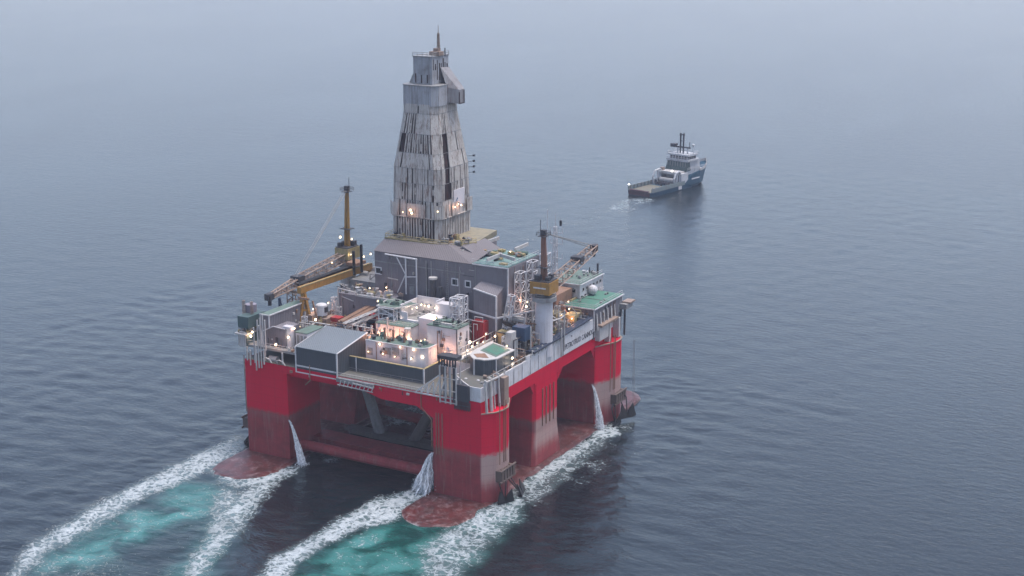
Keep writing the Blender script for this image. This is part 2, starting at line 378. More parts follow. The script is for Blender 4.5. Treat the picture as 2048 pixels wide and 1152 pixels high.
m, t, b = nodes('sea_water')
g = t.nodes.new('ShaderNodeNewGeometry').outputs['Position']
def attr(n):
    a = t.nodes.new('ShaderNodeAttribute'); a.attribute_name = n; return a.outputs['Fac']
fo, ae = attr('foam'), attr('aer')
rot = t.nodes.new('ShaderNodeMapping'); rot.inputs['Rotation'].default_value = (0, 0, math.radians(-28)); rot.inputs['Scale'].default_value = (0.62, 1.35, 1)
L(t, g, rot.inputs[0]); gr = rot.outputs[0]
na = noise(t, gr, 0.10, 3, 0.55); nb = noise(t, gr, 0.42, 4, 0.6, 0.4); nc = noise(t, gr, 1.4, 3, 0.6, 0.3)
wind = math_(t, 'ADD', 0.85, math_(t, 'MULTIPLY', ramp(t, noise(t, g, 0.0075, 4, 0.6, 1.0, (1, .45, 1)), 0.3, 0.68), .15))
hgt = math_(t, 'ADD', math_(t, 'MULTIPLY', na, 0.55), math_(t, 'ADD', math_(t, 'MULTIPLY', nb, 0.95), math_(t, 'MULTIPLY', nc, 0.30)))
# foam pattern
fn = noise(t, g, 0.42, 9, 0.68, 1.6); fl = noise(t, g, 1.3, 6, 0.7, 2.2)
vor = t.nodes.new('ShaderNodeTexVoronoi'); vor.feature = 'DISTANCE_TO_EDGE'; vor.inputs['Scale'].default_value = 0.55
dm = t.nodes.new('ShaderNodeMix'); dm.data_type = 'VECTOR'; dm.inputs[0].default_value = 0.5
nv = t.nodes.new('ShaderNodeTexNoise'); nv.inputs['Scale'].default_value = 0.35; nv.inputs['Detail'].default_value = 5; L(t, g, nv.inputs[0])
va = t.nodes.new('ShaderNodeVectorMath'); va.operation = 'MULTIPLY_ADD'; va.inputs[1].default_value = (5, 5, 0); L(t, nv.outputs['Color'], va.inputs[0]); L(t, g, va.inputs[2])
L(t, va.outputs[0], vor.inputs['Vector'])
lace = ramp(t, vor.outputs['Distance'], 0.30, 0.02)
pat = math_(t, 'ADD', math_(t, 'MULTIPLY', fn, 1.15), math_(t, 'ADD', math_(t, 'MULTIPLY', fl, 0.55), math_(t, 'MULTIPLY', lace, 0.38)))
fs = noise(t, gr, 2.2, 5, 0.75, 1.0); fb = noise(t, g, 0.09, 4, 0.6, 0.8)
pat = math_(t, 'ADD', pat, math_(t, 'ADD', math_(t, 'MULTIPLY', math_(t, 'SUBTRACT', fs, .5), .75), math_(t, 'MULTIPLY', math_(t, 'SUBTRACT', fb, .5), .9)))
pn = math_(t, 'MULTIPLY', math_(t, 'SUBTRACT', pat, 0.70), 1.55)
val = math_(t, 'ADD', pn, math_(t, 'SUBTRACT', fo, 1.0))
fmask = math_(t, 'MULTIPLY', ramp(t, val, 0.05, 0.72), ramp(t, fo, 0.01, 0.2))
deep = mix(t, ramp(t, noise(t, g, 0.02, 3), 0.3, 0.7), (0.003, 0.006, 0.008), (0.005, 0.009, 0.011))
tn = noise(t, g, 0.09, 4, 0.5, 0.6)
turq = mix(t, ramp(t, tn, 0.35, 0.70), (0.004, 0.058, 0.048), (0.036, 0.140, 0.130))
an = math_(t, 'MULTIPLY', ae, math_(t, 'ADD', 0.4, math_(t, 'MULTIPLY', ramp(t, tn, 0.3, 0.62), .9)))
an = math_(t, 'MINIMUM', an, 1.0)
c = mix(t, an, deep, turq)
c = mix(t, math_(t, 'MULTIPLY', ramp(t, math_(t, 'ADD', fo, math_(t, 'MULTIPLY', math_(t, 'SUBTRACT', fb, .5), .8)), 0.1, 1.0), .62), c, mix(t, fs, (0.06, 0.11, 0.115), (0.20, 0.26, 0.265)))
c = mix(t, fmask, c, mix(t, ramp(t, fs, 0.3, 0.7), (0.20, 0.25, 0.27), (0.44, 0.46, 0.47)))
L(t, c, b.inputs['Base Color'])
ro = t.nodes.new('ShaderNodeMapRange'); ro.inputs[3].default_value = 0.06; ro.inputs[4].default_value = 0.9; L(t, fmask, ro.inputs[0]); L(t, ro.outputs[0], b.inputs['Roughness'])
b.inputs['IOR'].default_value = 1.333
bp = t.nodes.new('ShaderNodeBump'); bp.inputs['Distance'].default_value = 0.31; bp.inputs['Strength'].default_value = 0.9
hh = math_(t, 'ADD', math_(t, 'MULTIPLY', hgt, wind), math_(t, 'MULTIPLY', math_(t, 'MULTIPLY', fmask, fl), 1.2))
L(t, hh, bp.inputs['Height']); L(t, bp.outputs[0], b.inputs['Normal'])
wm.materials.append(m)
sea = bpy.data.objects.new('sea', wm); COL.objects.link(sea); sea['kind'] = 'structure'

# ------------------------------------------------------------------ THE RIG
D, HB, HR = 29.0, 22.5, 25.5
RIG = thing('drilling_rig', 'huge red and grey drilling platform afloat on pontoons with a rust streaked enclosed tower', 'drilling rig', (-35, 37, 0))
def capsule(x0, x1, y0, y1, r, n=7):
    pts = []
    for cx, cy, a0 in ((x1 - r, y0 + r, -90), (x1 - r, y1 - r, 0), (x0 + r, y1 - r, 90), (x0 + r, y0 + r, 180)):
        for i in range(n): a = math.radians(a0 + 90 * i / (n - 1)); pts.append((cx + r * math.cos(a), cy + r * math.sin(a)))
    return pts
for (x0, x1) in ((-15.6, 2.6), (-72.6, -54.4)):
    mb = MB(); rings = []
    for z, ins in ((-9, 0.5), (-6, 0), (-0.6, 0), (0.35, 0.5), (0.75, 1.6)):
        rings.append([(x, y, z + .12 - (0.5 if (y < -8 and z > 0) else 0)) for x, y in capsule(x0 + ins, x1 - ins, -17.8 + ins, 92 - ins, 7.2 - ins * .5)])
    mb.loft(rings); mb.build('pontoon', M_pont, RIG)
# columns
M_bol = paint('worn_bolster', (0.085, 0.06, 0.05), (0.03, 0.02, 0.02), .8)
def colpoly(side, y0, y1, bump=True, flip=False, w=13.3):
    xo, xi = (0, -w) if side > 0 else (-70, -70 + w); s = 1 if side > 0 else -1
    H = y1 - y0
    if not bump: pts = [(xi, y0), (xo - s * .8, y0), (xo, y0 + .8), (xo, y1 - .8), (xo - s * .8, y1), (xi, y1)]
    else:
        b_ = [(xo, y0), (xo + s * 2.4, y0 + 2.8), (xo + s * 3, y0 + 5), (xo + s * 3, y0 + 7.6), (xo, y0 + H)]
        if flip: b_ = [(x, y0 + y1 - y) for x, y in reversed(b_)]
        pts = [(xi + s * .0, y0)] + b_ + [(xi, y1)]
    return pts if s > 0 else pts[::-1]
w13 = 13.3
def column(side, y0, y1, bump=True, flip=False, flare=0):
    mb = MB(); p = colpoly(side, y0, y1, bump, flip)
    if flare:
        cy = (y0 + y1) / 2
        f = lambda k: [(x + (k * 0.5 * (1 if x > -35 else -1) if abs(x) < 1.5 or x < -69 else 0), cy + (y - cy) * (1 + (0.22 if x > -35 else 0.34) * k)) for x, y in p]
        mb.loft([[(x, y, z) for x, y in f(k)] for z, k in ((0.2, 1), (5, .45), (9, 0), (HB - .003, 0))])
    else:
        mb.prism(p, 0.1, HB - .003)
    xa, xb = sorted(((0, -w13) if side > 0 else (-70, -70 + w13))); mb.box(xa + .02, xb - .02, y0 + .01, y1 - .01, HB - .5, 24.6)
    c = mb.build('column', M_hull, RIG)
    if bump:
        s = 1 if side > 0 else -1; xo = 0 if side > 0 else -70
        yy = [y for x, y in p if abs(x - xo) > 2 and (x > -1 or x < -69)]
        q_ = [(x, y) for x, y in p if (x - xo) * s >= -0.01]
        MB().prism(q_, HB, 22.6).build('ledge', M_hull, c)
        edge = MB()
        for a, b2 in zip(q_[:-1], q_[1:]): edge.bar((a[0], a[1], 22.72), (b2[0], b2[1], 22.72), 0.45, 0.2)
        edge.build('ledge_rim', M_tan, c)
        # anchor bolster with worn dark pads
        ya = (y0 + 2.6, y0 + 9.2) if not flip else (y1 - 9.2, y1 - 2.6)
        bb = MB()
        for k in range(5):
            ym = ya[0] + (ya[1] - ya[0]) * (k + .5) / 5
            bb.prism([(xo + s * 2.2, ym - .55), (xo + s * 4.1, ym - .45), (xo + s * 4.1, ym + .45), (xo + s * 2.2, ym + .55)][::s], 5.2, 8.0)
        bb.tube((xo + s * 3.9, ya[0] - .4, 8.1), (xo + s * 3.9, ya[1] + .4, 8.1), .28, 8)
        bb.tube((xo + s * 3.9, ya[0] - .4, 5.3), (xo + s * 3.9, ya[1] + .4, 5.3), .28, 8)
        bb.build('anchor_bolster', M_bol, c)
        # pipes and ladders on outer face
        pp = MB()
        for yv in (y0 + 3.4, y0 + 5.4, y0 + 6.3):
            pp.tube((xo + s * 3.12, yv, 9.5), (xo + s * 3.12, yv, 25), .12, 5)
        pp.build('riser_pipe', M_brn, c)
    return c
for side in (1, -1):
    column(side, 0, 13.4)
    column(side, 26.5 if side > 0 else 30, 39.3 if side > 0 else 42, bump=False, flare=1)
    column(side, 60.5, 75, flip=True)
# stern face ladder lines on near column + haunches
for y0 in (0.02, 61):
    hn = MB(); hn.add([(-13.3, y0, 19.4), (-18.0, y0, HB - .8), (-13.3, y0, HB - .8), (-13.3, y0 + 9, 19.4), (-18.0, y0 + 9, HB - .8), (-13.3, y0 + 9, HB - .8)], [(0, 2, 1), (3, 4, 5), (0, 1, 4, 3), (1, 2, 5, 4), (2, 0, 3, 5)]); hn.build('haunch_bracket', M_hull, RIG)
for ya, yb, s in ((13.4, 15.6, 1), (26.5, 24.4, -1), (39.3, 42.6, 1), (60.5, 58.5, -1)):
    hn = MB(); hn.add([(-.3, ya, 19.6), (-.3, yb, HB - .004), (-.3, ya, HB - .004), (-3, ya, 19.6), (-3, yb, HB - .004), (-3, ya, HB - .004)], [(0, 1, 2), (3, 5, 4), (0, 3, 4, 1), (1, 4, 5, 2), (2, 5, 3, 0)]); hn.build('haunch_bracket', M_hull, RIG)
lp = MB()
for px in (872, 877, 884):
    a = P(px, 823, y=-.15); lp.tube((a[0], -.15, 10.5), (a[0], -.15, 21), .12, 5)
lp.path([(-16.5, -.2, 25), (-16.5, -.2, 21.8), (-13.6, -.2, 19), (-13.6, -.2, 12)], .14, 5)
lp.path([(-49.3, -.2, 27), (-49.3, -.2, 23), (-50.8, -.2, 21.6)], .13, 5)
for yv in (30.5, 32.5, 34.5, 36.5): lp.tube((.15, yv, 10), (.15, yv, 20), .14, 5)
lp.build('service_pipe', M_brn, RIG)
# braces
br = MB(); br.tube((-57.6, 5, 3.0), (-13.2, 5, 3.0), 1.35, 14); br.build('brace', M_hull, RIG)
br = MB(); br.box(-57.6, -13.2, 9.5, 15.5, 0.8, 3.6); br.build('brace', M_hull, RIG)
a = P(734, 800, y=28); c_ = P(762, 874, y=26)
M_brshade = paint('underdeck_shade_steel', (0.10, 0.085, 0.08), (0.04, 0.03, 0.03), .7)  # steel coloured darker to paint in the shade under the deck
br = MB(); br.tube((a[0] - 3.2, 28, 21.5), (c_[0], 26, 0.2), 1.45, 12); br.build('brace', M_grey, RIG)
br = MB(); br.tube((-25, 28, 20.5), (-36, 26, 0.5), 1.45, 12); br.build('brace', M_brshade, RIG)
br = MB(); br.box(-57, -13, 24, 27.5, -.6, 1.2); br.build('brace', M_brshade, RIG)
br = MB(); br.tube((-57.6, 66, 3), (-13, 66, 3), 1.4, 12); br.build('brace', M_hull, RIG)
br = MB(); br.tube((-13.3, 31, 4), (-57.2, 35, 4), 1.4, 12); br.build('brace', M_hull, RIG)
bb = MB()
for k in range(3): bb.path([(-24 + k, 20, 20), (-22 - k, 22, 13), (-27 + 2 * k, 22, 9)], .5, 6)
bb.build('hanging_hose', M_blue, RIG)
# hull box
mb = MB(); mb.box(-70, 0, 1.2, 75, HB, HR)
mb.add([(-70, -.03, 23.0), (-57.3, -.03, 23.0), (-57.2, -.03, 23.6), (-36, -.03, 23.6), (-28, -.03, 21.7), (0, -.03, 21.7), (0, -.03, HR), (-70, -.03, HR), (-70, 1.2, 23.0), (-57.3, 1.2, 23.0), (-57.2, 1.2, 23.6), (-36, 1.2, 23.6), (-28, 1.2, 21.7), (0, 1.2, 21.7), (0, 1.2, HR), (-70, 1.2, HR)],
    [(0, 1, 2, 3, 4, 5, 6, 7), (15, 14, 13, 12, 11, 10, 9, 8), (0, 8, 9, 1), (1, 9, 10, 2), (2, 10, 11, 3), (3, 11, 12, 4), (4, 12, 13, 5), (5, 13, 14, 6)])
mb.build('lower_hull', M_hull, RIG)
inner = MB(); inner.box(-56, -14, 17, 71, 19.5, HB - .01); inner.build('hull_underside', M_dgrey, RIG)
# upper hull (white band) leaving stern recesses
mb = MB(); mb.prism([(-69.8, 17), (-19.5, 17), (-19.5, 14.9), (-10.6, 14.9), (-10.6, 6), (-6.0, 2.2), (-3.0, .15), (-.15, .15), (0.02, 1.2), (0.02, 74.8), (-69.8, 74.8)], HR + .002, D); UP = mb.build('upper_hull', M_white, RIG)
mb = MB(); mb.prism([(-69.6, 17.2), (-19.3, 17.2), (-19.3, 15.1), (-10.4, 15.1), (-10.4, 6.2), (-6.0, 2.5), (-3.0, .4), (-.4, .4), (-.3, 1.4), (-.3, 74.6), (-69.6, 74.6)], D + .002, D + .03); mb.build('main_deck', M_deck, RIG)
# bulwark along the starboard side and raised name board
bw = MB(); bw.box(-.25, 0.05, 1.5, 22, D, 29.7); bw.box(-.25, .05, 22, 41, D, 30.6); bw.box(-.25, .05, 41, 60, D, 31.4)
for yv in np.arange(3, 60, 4.2): bw.box(.05, .2, yv, yv + .12, HR + .2, 29.5)
bw.build('bulwark', M_white, UP)
bd = MB(); bd.box(-.05, .3, 41.5, 59.4, HR + .25, 31.0); nb_ = bd.build('name_board', M_white, UP)
def text_mesh(s, size, origin, ydir, zdir, mat, parent, name='lettering', depth=.03, squeeze=1.0):
    cu = bpy.data.curves.new('lettering_curve', 'FONT'); cu.body = s; cu.size = size; cu.extrude = depth; cu.align_x = 'LEFT'
    o = bpy.data.objects.new('lettering_tmp', cu); COL.objects.link(o)
    dg = bpy.context.evaluated_depsgraph_get(); me = bpy.data.meshes.new_from_object(o.evaluated_get(dg))
    bpy.data.objects.remove(o); me.name = name
    a = Vector(ydir).normalized(); z = Vector(zdir).normalized(); nrm = a.cross(z); o0 = ORG.get(parent.name, Vector((0, 0, 0)))
    for v in me.vertices:
        p_ = Vector(origin) + a * v.co.x * squeeze + z * v.co.y + nrm * v.co.z - o0; v.co = p_
    me.materials.clear(); me.materials.append(mat)
    ob = bpy.data.objects.new(name, me); COL.objects.link(ob); ob.parent = parent; ORG[ob.name] = o0; return ob
text_mesh('PETROTRUD CANNOCK', 2.0, (.34, 42.2, 27.0), (0, 1, 0), (0, 0, 1), M_dgrey, nb_, squeeze=.80)
# stern recess floor, walkway
mb = MB(); mb.box(-69.8, -3, 0.1, 17, HR + .002, HR + .05); mb.build('recess_floor', M_deck, RIG)
wk = MB(); wk.box(-41, -11.5, 0.0, 5.2, 24.95, 25.35) ; wk.box(-41, -30, -.6, 0, 24.2, 25.2)
wk.rail([(-41, 5.0, 25.3), (-19.2, 5.0, 25.3)], 1.0, 3); wk.build('stern_walkway', M_grey, RIG)
ed = MB(); ed.bar((-41, -.05, 25.2), (-4, -.05, 25.2), .2, .3); ed.bar((-36, -.7, 24.6), (-30, -.7, 24.3), .25, .25)
for k in range(9): ed.tube((-40 + k * 1.2, -.75, 23.2 + .1 * (k % 3)), (-40 + k * 1.2 + .6, -.75, 24.8), .12, 5)
ed.bar((-40.5, -.8, 23.6), (-30, -.8, 23.3), .2, .2); ed.build('walkway_edge', M_offw, RIG)
SW = MB().box(-41, -19.0, 5.2, 5.6, 25.35, 29.1).box(-19.4, -19.0, 5.6, 14.8, 25.35, 29.1)
SW = SW.build('wind_wall', M_slate, RIG)
MB().bar((-41, 5.4, 29.2), (-19, 5.4, 29.2), .55, .18).bar((-19.2, 5.4, 29.2), (-19.2, 14.8, 29.2), .55, .18).build('top_rail', M_ylw, SW)
MB().bar((-19.0, 5.15, 25.2), (-19.0, 5.15, 29.2), .35, .35).build('corner_post', M_white, SW)

def window(parent, a, b2, z0, z1, n, mat=None, frame=M_white, fw=.22, off=.06):
    """frame on vertical face from a to b (xy), n = outward normal"""
    a = Vector((a[0], a[1], 0)); b2 = Vector((b2[0], b2[1], 0)); n = Vector((n[0], n[1], 0)).normalized()
    def slab(mb, t0, t1, za, zb, d0, d1):
        p0, p1 = a.lerp(b2, t0), a.lerp(b2, t1); vs = []
        for z in (za, zb):
            for p_, d in ((p0, d0), (p1, d0), (p1, d1), (p0, d1)): vs.append((p_.x + n.x * d, p_.y + n.y * d, z))
        mb.add(vs, [(0, 1, 2, 3), (7, 6, 5, 4), (0, 4, 5, 1), (1, 5, 6, 2), (2, 6, 7, 3), (3, 7, 4, 0)])
    w_ = (b2 - a).length; f = fw / w_
    fr = MB(); slab(fr, 0, f, z0, z1, 0, off * 2); slab(fr, 1 - f, 1, z0, z1, 0, off * 2); slab(fr, f, 1 - f, z0, z0 + fw, 0, off * 2); slab(fr, f, 1 - f, z1 - fw, z1, 0, off * 2)
    o = fr.build('window', frame, parent)
    if parent.parent is None or parent.parent.parent is None:
        g_ = MB(); slab(g_, f, 1 - f, z0 + fw, z1 - fw, 0.0, off)
        # the glass belongs to the same depth as the frame when the house itself is a part
        g_.build('window_pane', mat or M_glass, parent)
    return o
def house(name, x0, x1, y0, y1, z0, z1, wall, roof, trim=None, lip=.25, roofz=None, label=None):
    mb = MB(); mb.box(x0, x1, y0, y1, z0, z1); h = mb.build(name, wall, RIG, label=label)
    r = MB(); r.box(x0 - lip, x1 + lip, y0 - lip, y1 + lip, z1 + .002, z1 + .2); r.build('roof', roof, h)
    if trim:
        tr = MB()
        for x, y in ((x0, y0), (x1, y0), (x1, y1)): tr.bar((x, y, z0), (x, y, z1), .3, .3)
        e = lip + .08
        tr.bar((x0 - e, y0 - e, z1 + .12), (x1 + e, y0 - e, z1 + .12), .22, .3); tr.bar((x1 + e, y0 - e, z1 + .12), (x1 + e, y1 + e, z1 + .12), .22, .3)
        tr.build('edge_trim', trim, h)
    return h
CNT = {}; REST = {}
def clutter(x0, x1, y0, y1, z, n, mats=None, smax=1.6, hmax=1.5, name='machinery'):
    """pumps, vessels, vents and pipe loops standing on a surface, each a part of the rig"""
    mats = mats or [M_grey, M_offw, M_deck, M_brn, M_dgrey]
    for k in range(n):
        mt = random.choice(mats); mb = MB()
        x, y = rnd(x0, x1), rnd(y0, y1); a = rnd(.25, smax) / 2; b_ = rnd(.25, smax) / 2; h = rnd(.3, hmax); k_ = random.random()
        if k_ < .42:
            nm = 'equipment_box'; mb.box(x - a, x + a, y - b_, y + b_, z, z + h); mb.box(x - a * .5, x + a * .3, y - b_ * .6, y + b_ * .5, z + h + .002, z + h * 1.25)
            mb.box(x - a * .7, x + a * .7, y - b_ - .06, y - b_, z + h * .2, z + h * .75)
        elif k_ < .62: nm = 'vent_pipe'; mb.tube((x, y, z), (x, y, z + h), min(a, .45), 8); mb.tube((x, y, z + h), (x, y, z + h + .15), min(a, .45) * 1.5, 8)
        elif k_ < .8: nm = 'pressure_vessel'; r = min(.5, b_ + .1); mb.tube((x - a * 1.4, y, z + r + .15), (x + a * 1.4, y, z + r + .15), r, 8); mb.box(x - a, x - a * .7, y - r * .7, y + r * .7, z, z + r); mb.box(x + a * .7, x + a, y - r * .7, y + r * .7, z, z + r)
        else: nm = 'pipe_loop'; mb.path([(x, y, z), (x, y, z + h), (x + rnd(-2, 2), y, z + h), (x + rnd(-1, 1), y + rnd(0, 3), z)], rnd(.07, .15), 5)
        CNT[nm] = CNT.get(nm, 0) + 1
        if CNT[nm] <= 98: mb.build(nm, mt, RIG)
        else:
            q_ = REST.setdefault(mt.name, (MB(), mt))[0]; q_.add(mb.v, mb.f)

# 1 aft shed
sx0, sx1, sy0, sy1 = -53.6, -41.0, 0, 13.2
mb = MB(); mb.prism([(sx0, sy0), (sx1, sy0), (sx1, sy1), (sx0, sy1)], 24.7, [31.0, 31.0, 33.0, 33.0]); SH = mb.build('aft_shed', M_slate, RIG, label='dark corrugated shed with a lighter sloping roof at the stern')
mb = MB(); mb.add([(sx0 - .1, -.1, 31.02), (sx1 + .1, -.1, 31.02), (sx1 + .1, sy1, 33.05), (sx0 - .1, sy1, 33.05), (sx0 - .1, -.1, 31.2), (sx1 + .1, -.1, 31.2), (sx1 + .1, sy1, 33.22), (sx0 - .1, sy1, 33.22)],
    [(0, 3, 2, 1), (4, 5, 6, 7), (0, 1, 5, 4), (1, 2, 6, 5), (2, 3, 7, 6), (3, 0, 4, 7)]); mb.build('roof', M_shedroof, SH)
tr = MB()
for x in (sx0, sx1): tr.bar((x, -.05, 24.5), (x, -.05, 31.1), .32, .32)
tr.bar((sx0, -.08, 26.3), (sx1, -.08, 26.3), .2, .35); tr.bar((sx0, -.08, 24.6), (sx1, -.08, 24.6), .2, .25)
tr.bar((sx1 + .1, -.1, 31.2), (sx1 + .1, sy1, 33.25), .3, .2); tr.bar((sx0 - .1, -.1, 31.2), (sx0 - .1, sy1, 33.25), .12, .12)
tr.bar((-38.9, 5.1, 25.2), (-38.9, 5.1, 29.2), .2, .2); tr.build('frame', M_white, SH)
# 3 white machinery house with rounded end
pts = [(-38.6, 9), (-23.6, 9)] + [(-23.6 + 2.6 * math.sin(a), 11.6 - 2.6 * math.cos(a)) for a in (.4, .8, 1.2, 1.57)] + [(-21, 14.4), (-38.6, 14.4)]
mb = MB(); mb.prism(pts, HR, 32.6); MH = mb.build('machinery_house', M_wall, RIG)
mb = MB(); mb.prism(pts, 32.603, 32.7); mb.build('roof', M_green2, MH)
mb = MB()
for a, b_ in zip(pts[:6], pts[1:7]): mb.bar((a[0], a[1], 32.8), (b_[0], b_[1], 32.8), .25, .25)
mb.build('roof_rim', M_white, MH)
for px, wd in ((776, 1.7), (791, 2.1), (740, 1.6)):
    a = P(px, 702, y=8.98); MB().box(a[0] - wd / 2, a[0] + wd / 2, 8.9, 9, a[2] - .9, a[2] + .9).build('louvre', M_grey, MH)
mb = MB()
for px in (753, 814): a = P(px, 710, y=8.98); mb.box(a[0] - .08, a[0] + .08, 8.88, 9, 26, 32.6)
mb.build('drain_pipe', M_brn, MH)
clutter(-38, -23, 9.8, 14, 32.7, 26, [M_grey, M_brn, M_green2, M_dgrey], 1.5, 1.2)
mb = MB()
for px, h in ((787, 2.8), (809, 2.6), (770, 3)):
    a = P(px, 690, y=12); mb.tube((a[0], 12, 32.7), (a[0], 12, 32.7 + h), .3, 8)
mb.build('exhaust_stack', M_brn, RIG)
# 4 pink lit room
PR = house('generator_room', -41, -30.6, 17.2, 26, D + .03, 34.7, M_wall, M_green2, None, .15)
MB().box(-30.6, -25.2, 21, 26, D + .03, 36.6).build('generator_room', M_wall, RIG)
MB().tube((-30.9, 16.4, 29), (-30.9, 16.4, 35), .9, 10).tube((-36.8, 16.2, 29), (-36.8, 16.2, 37), .25, 6).build('vent_stack', M_offw, RIG)
# 5 big white box
WB = house('tank_house', -24.6, -15.9, 15.7, 21.5, HR, 36.9, M_wall, M_green2, None, .12)
mb = MB(); mb.bar((-15.95, 15.6, 26), (-15.95, 15.6, 36.9), .22, .22); mb.bar((-24.6, 15.6, 30), (-15.9, 15.6, 30), .1, .08); mb.build('downpipe', M_dgrey, WB)
clutter(-24, -16.5, 16.2, 21, 37.1, 16, [M_grey, M_green2, M_dgrey, M_offw], 1.8, 1.2)
tr = MB(); tr.box(-22, -18, 17, 17.8, 37.1, 37.6); tr.build('pipe_bundle', M_offw, RIG)
# lower front edge of tank house: rails and little posts
rl = MB(); rl.rail([(-24.6, 15.0, 29.2), (-19.4, 15.0, 29.2)], 1.3, 1.4, .07); rl.build('guard_rail', M_tan, RIG)
# 6 fairlead tower
ft = MB()
for x in (-10.9, -9.4, -8.0, -6.4):
    ft.tube((x, -.5, 24), (x, -.5, 33.4), .22, 6)
    ft.tube((x, 1.3, 24), (x, 1.3, 33.4), .18, 6)
for z in (24.3, 27.2, 30.2, 33.2): ft.bar((-11, -.5, z), (-6.3, -.5, z), .25, .2)
FT = ft.build('fairlead_tower', M_offw, RIG)
hd = MB(); hd.box(-11.3, -6.1, -.9, 1.7, 35.0, 35.8)
for k in range(7): hd.tube((-11 + k * .75, -.6, 33.3), (-11 + k * .75, -.6, 35.2), .2, 6)
for x in (-9.9, -7.3): hd.tube((x, .2, 24.3), (x, .2, 33.4), .42, 8)
hd.build('hose_reel_head', M_dgrey, FT)
tb = MB()
A0 = Vector((-18, -.4, 25.4)); A1 = Vector((-11, -.4, 25.4))
for k in range(5):
    x = -18 + k * 1.75; zt = 25.6 + k * 1.05
    tb.bar((x, -.4, 25.3), (x + 1.75, -.4, 25.6 + (k + 1) * 1.05), .22, .22); tb.bar((x + 1.75, -.4, 25.3), (x + 1.75, -.4, 25.6 + (k + 1) * 1.05), .22, .22)
tb.bar((-18, -.4, 25.3), (-11, -.4, 30.8), .26, .26); tb.bar((-18, -.4, 25.3), (-9, -.4, 25.3), .3, .3); tb.build('bracket_truss', M_white, RIG)
# 7 mooring basket + corner fittings
mk = MB(); mk.box(-6.3, -3.1, -.55, .1, 25.2, 29.2)
for k in range(14): mk.box(-7.0 + k * .32, -6.85 + k * .32, -.5, -.3, 22.9 + .3 * (k % 2), 25.2)
mk.build('mooring_basket', M_dgrey, RIG)
mk = MB()
for k in range(6): x = -9 + k * 1.1; mk.tube((x, 4.5 + .3 * (k % 2), HR), (x, 4.5 + .3 * (k % 2), 28.6 + .3 * (k % 3)), .36, 8)
mk.build('gas_bottle', M_white, RIG)
mk = MB()
for y, z0, r in ((1.2, 22.7, .35), (3.4, 22.6, .45), (5.0, 22.7, .2), (7.3, 22.6, .3), (10.2, 22.7, .25)):
    mk.tube((.9, y, z0), (.5, y, 30.8), r, 8, r * .8)
mk.bar((.8, 1, 30.4), (.5, 10.5, 29.7), .4, .3)
mk.build('fairlead_post', M_offw, RIG)
mk = MB(); mk.box(.1, 1.9, 7.8, 9.9, 22.8, 29.6); mk.build('winch_housing', M_tan, RIG)
# 8 green pad control house
pts = [(-9.8, 14.4), (-9.2, 10.6), (-6.6, 8.2), (-4.2, 8.4), (-2.1, 10.8), (-1.9, 19.2), (-9.8, 22.4)]
mb = MB(); mb.prism(pts, HR + .1, 32.8); WH = mb.build('winch_cabin', M_slate, RIG)
mb = MB(); mb.prism([(x + (.3 if x > -6 else -.3), y) for x, y in pts], 32.803, 33.05); mb.build('roof', M_offw, WH)
mb = MB(); mb.prism([(-8.7, 14.6), (-2.7, 11.8), (-2.4, 18.4), (-8.9, 21.4)], 33.053, 33.1); mb.build('roof_matting', M_green2, WH)
mb = MB(); mb.prism([(-7.9, 15.3), (-3.2, 13.0), (-3.1, 17.6), (-8.2, 20.0)], 33.103, 33.14); mb.build('green_mat', M_green, WH)
mb = MB(); mb.prism([(-8.6, 11.2), (-6.6, 9.4), (-3.8, 10.3), (-6.5, 13.0)], 33.053, 33.12); mb.build('brown_hatch', M_brn, WH)
MB().bar((-6.6, 8.1, HR), (-6.6, 8.1, 32.9), .28).bar((-2.0, 10.7, 29), (-2.0, 10.7, 32.9), .2).build('corner_post', M_white, WH)
# 9 lit pipe rack / walkway + cabin
pr_ = MB()
for x in (-13.4, -11.6): pr_.bar((x, 12, 31.6), (x, 32, 31.6), .3, .5)
pr_.bar((-12.5, 11, 31.2), (-12.5, 32, 31.2), 1.4, .2)
for y in range(13, 33, 3): pr_.tube((-13.4, y, D), (-13.4, y, 33.4), .1, 5); pr_.tube((-11.6, y, D), (-11.6, y, 33.2), .1, 5)
pr_.bar((-13.4, 12, 33.3), (-13.4, 32, 33.3), .15, .15)
pr_.build('pipe_rack', M_offw, RIG)
a = P(985, 690, z=31.0); MB().box(-10.6, -8.4, 25.6, 28.4, D, 34.6).build('lit_cabin', M_ylw, RIG)
# pipe frame behind the winch cabin, grey drums
fr = MB(); fr.path([(-13, 32, 29), (-13, 32, 37.2), (-6, 32, 37.2), (-6, 32, 29)], .25, 6); fr.tube((-12, 32, 36.8), (-6.5, 33, 36.2), .7, 8)
for k in range(5): fr.tube((-12 + k, 32, 33), (-12 + k, 32, 37), .12, 5)
fr.build('pipe_portal', M_offw, RIG)
MB().tube((-8.2, 28, 31.5), (-4, 28.5, 31.5), 2.1, 12).tube((-9.8, 30, 33), (-5.5, 31.5, 33.0), 1.6, 12).build('cable_drum', M_dgrey, RIG)
MB().box(-5.0, -3.4, 20.6, 23, D, 36.6).box(-5.0, -3.4, 23.2, 24, D, 34.5).build('equipment_tower', M_offw, RIG)
MB().box(-5.4, -1.8, 24.5, 27.6, 33.6, 37.0).build('winch_motor', M_blue, RIG)
MB().tube((-5.6, 26, 37.1), (-9.4, 27.4, 36.9), .5, 7).tube((-5.6, 27, 36.2), (-9.4, 28.6, 36.0), .4, 7).build('black_hose', M_black, RIG)
clutter(-9, -1, 20, 27, D + .03, 22, [M_brn, M_grey, M_dgrey, M_tan], 1.6, 2.2)
clutter(-13, -1.5, 28, 33, D + .03, 20, [M_brn, M_grey, M_dgrey, M_offw], 1.6, 2.2)
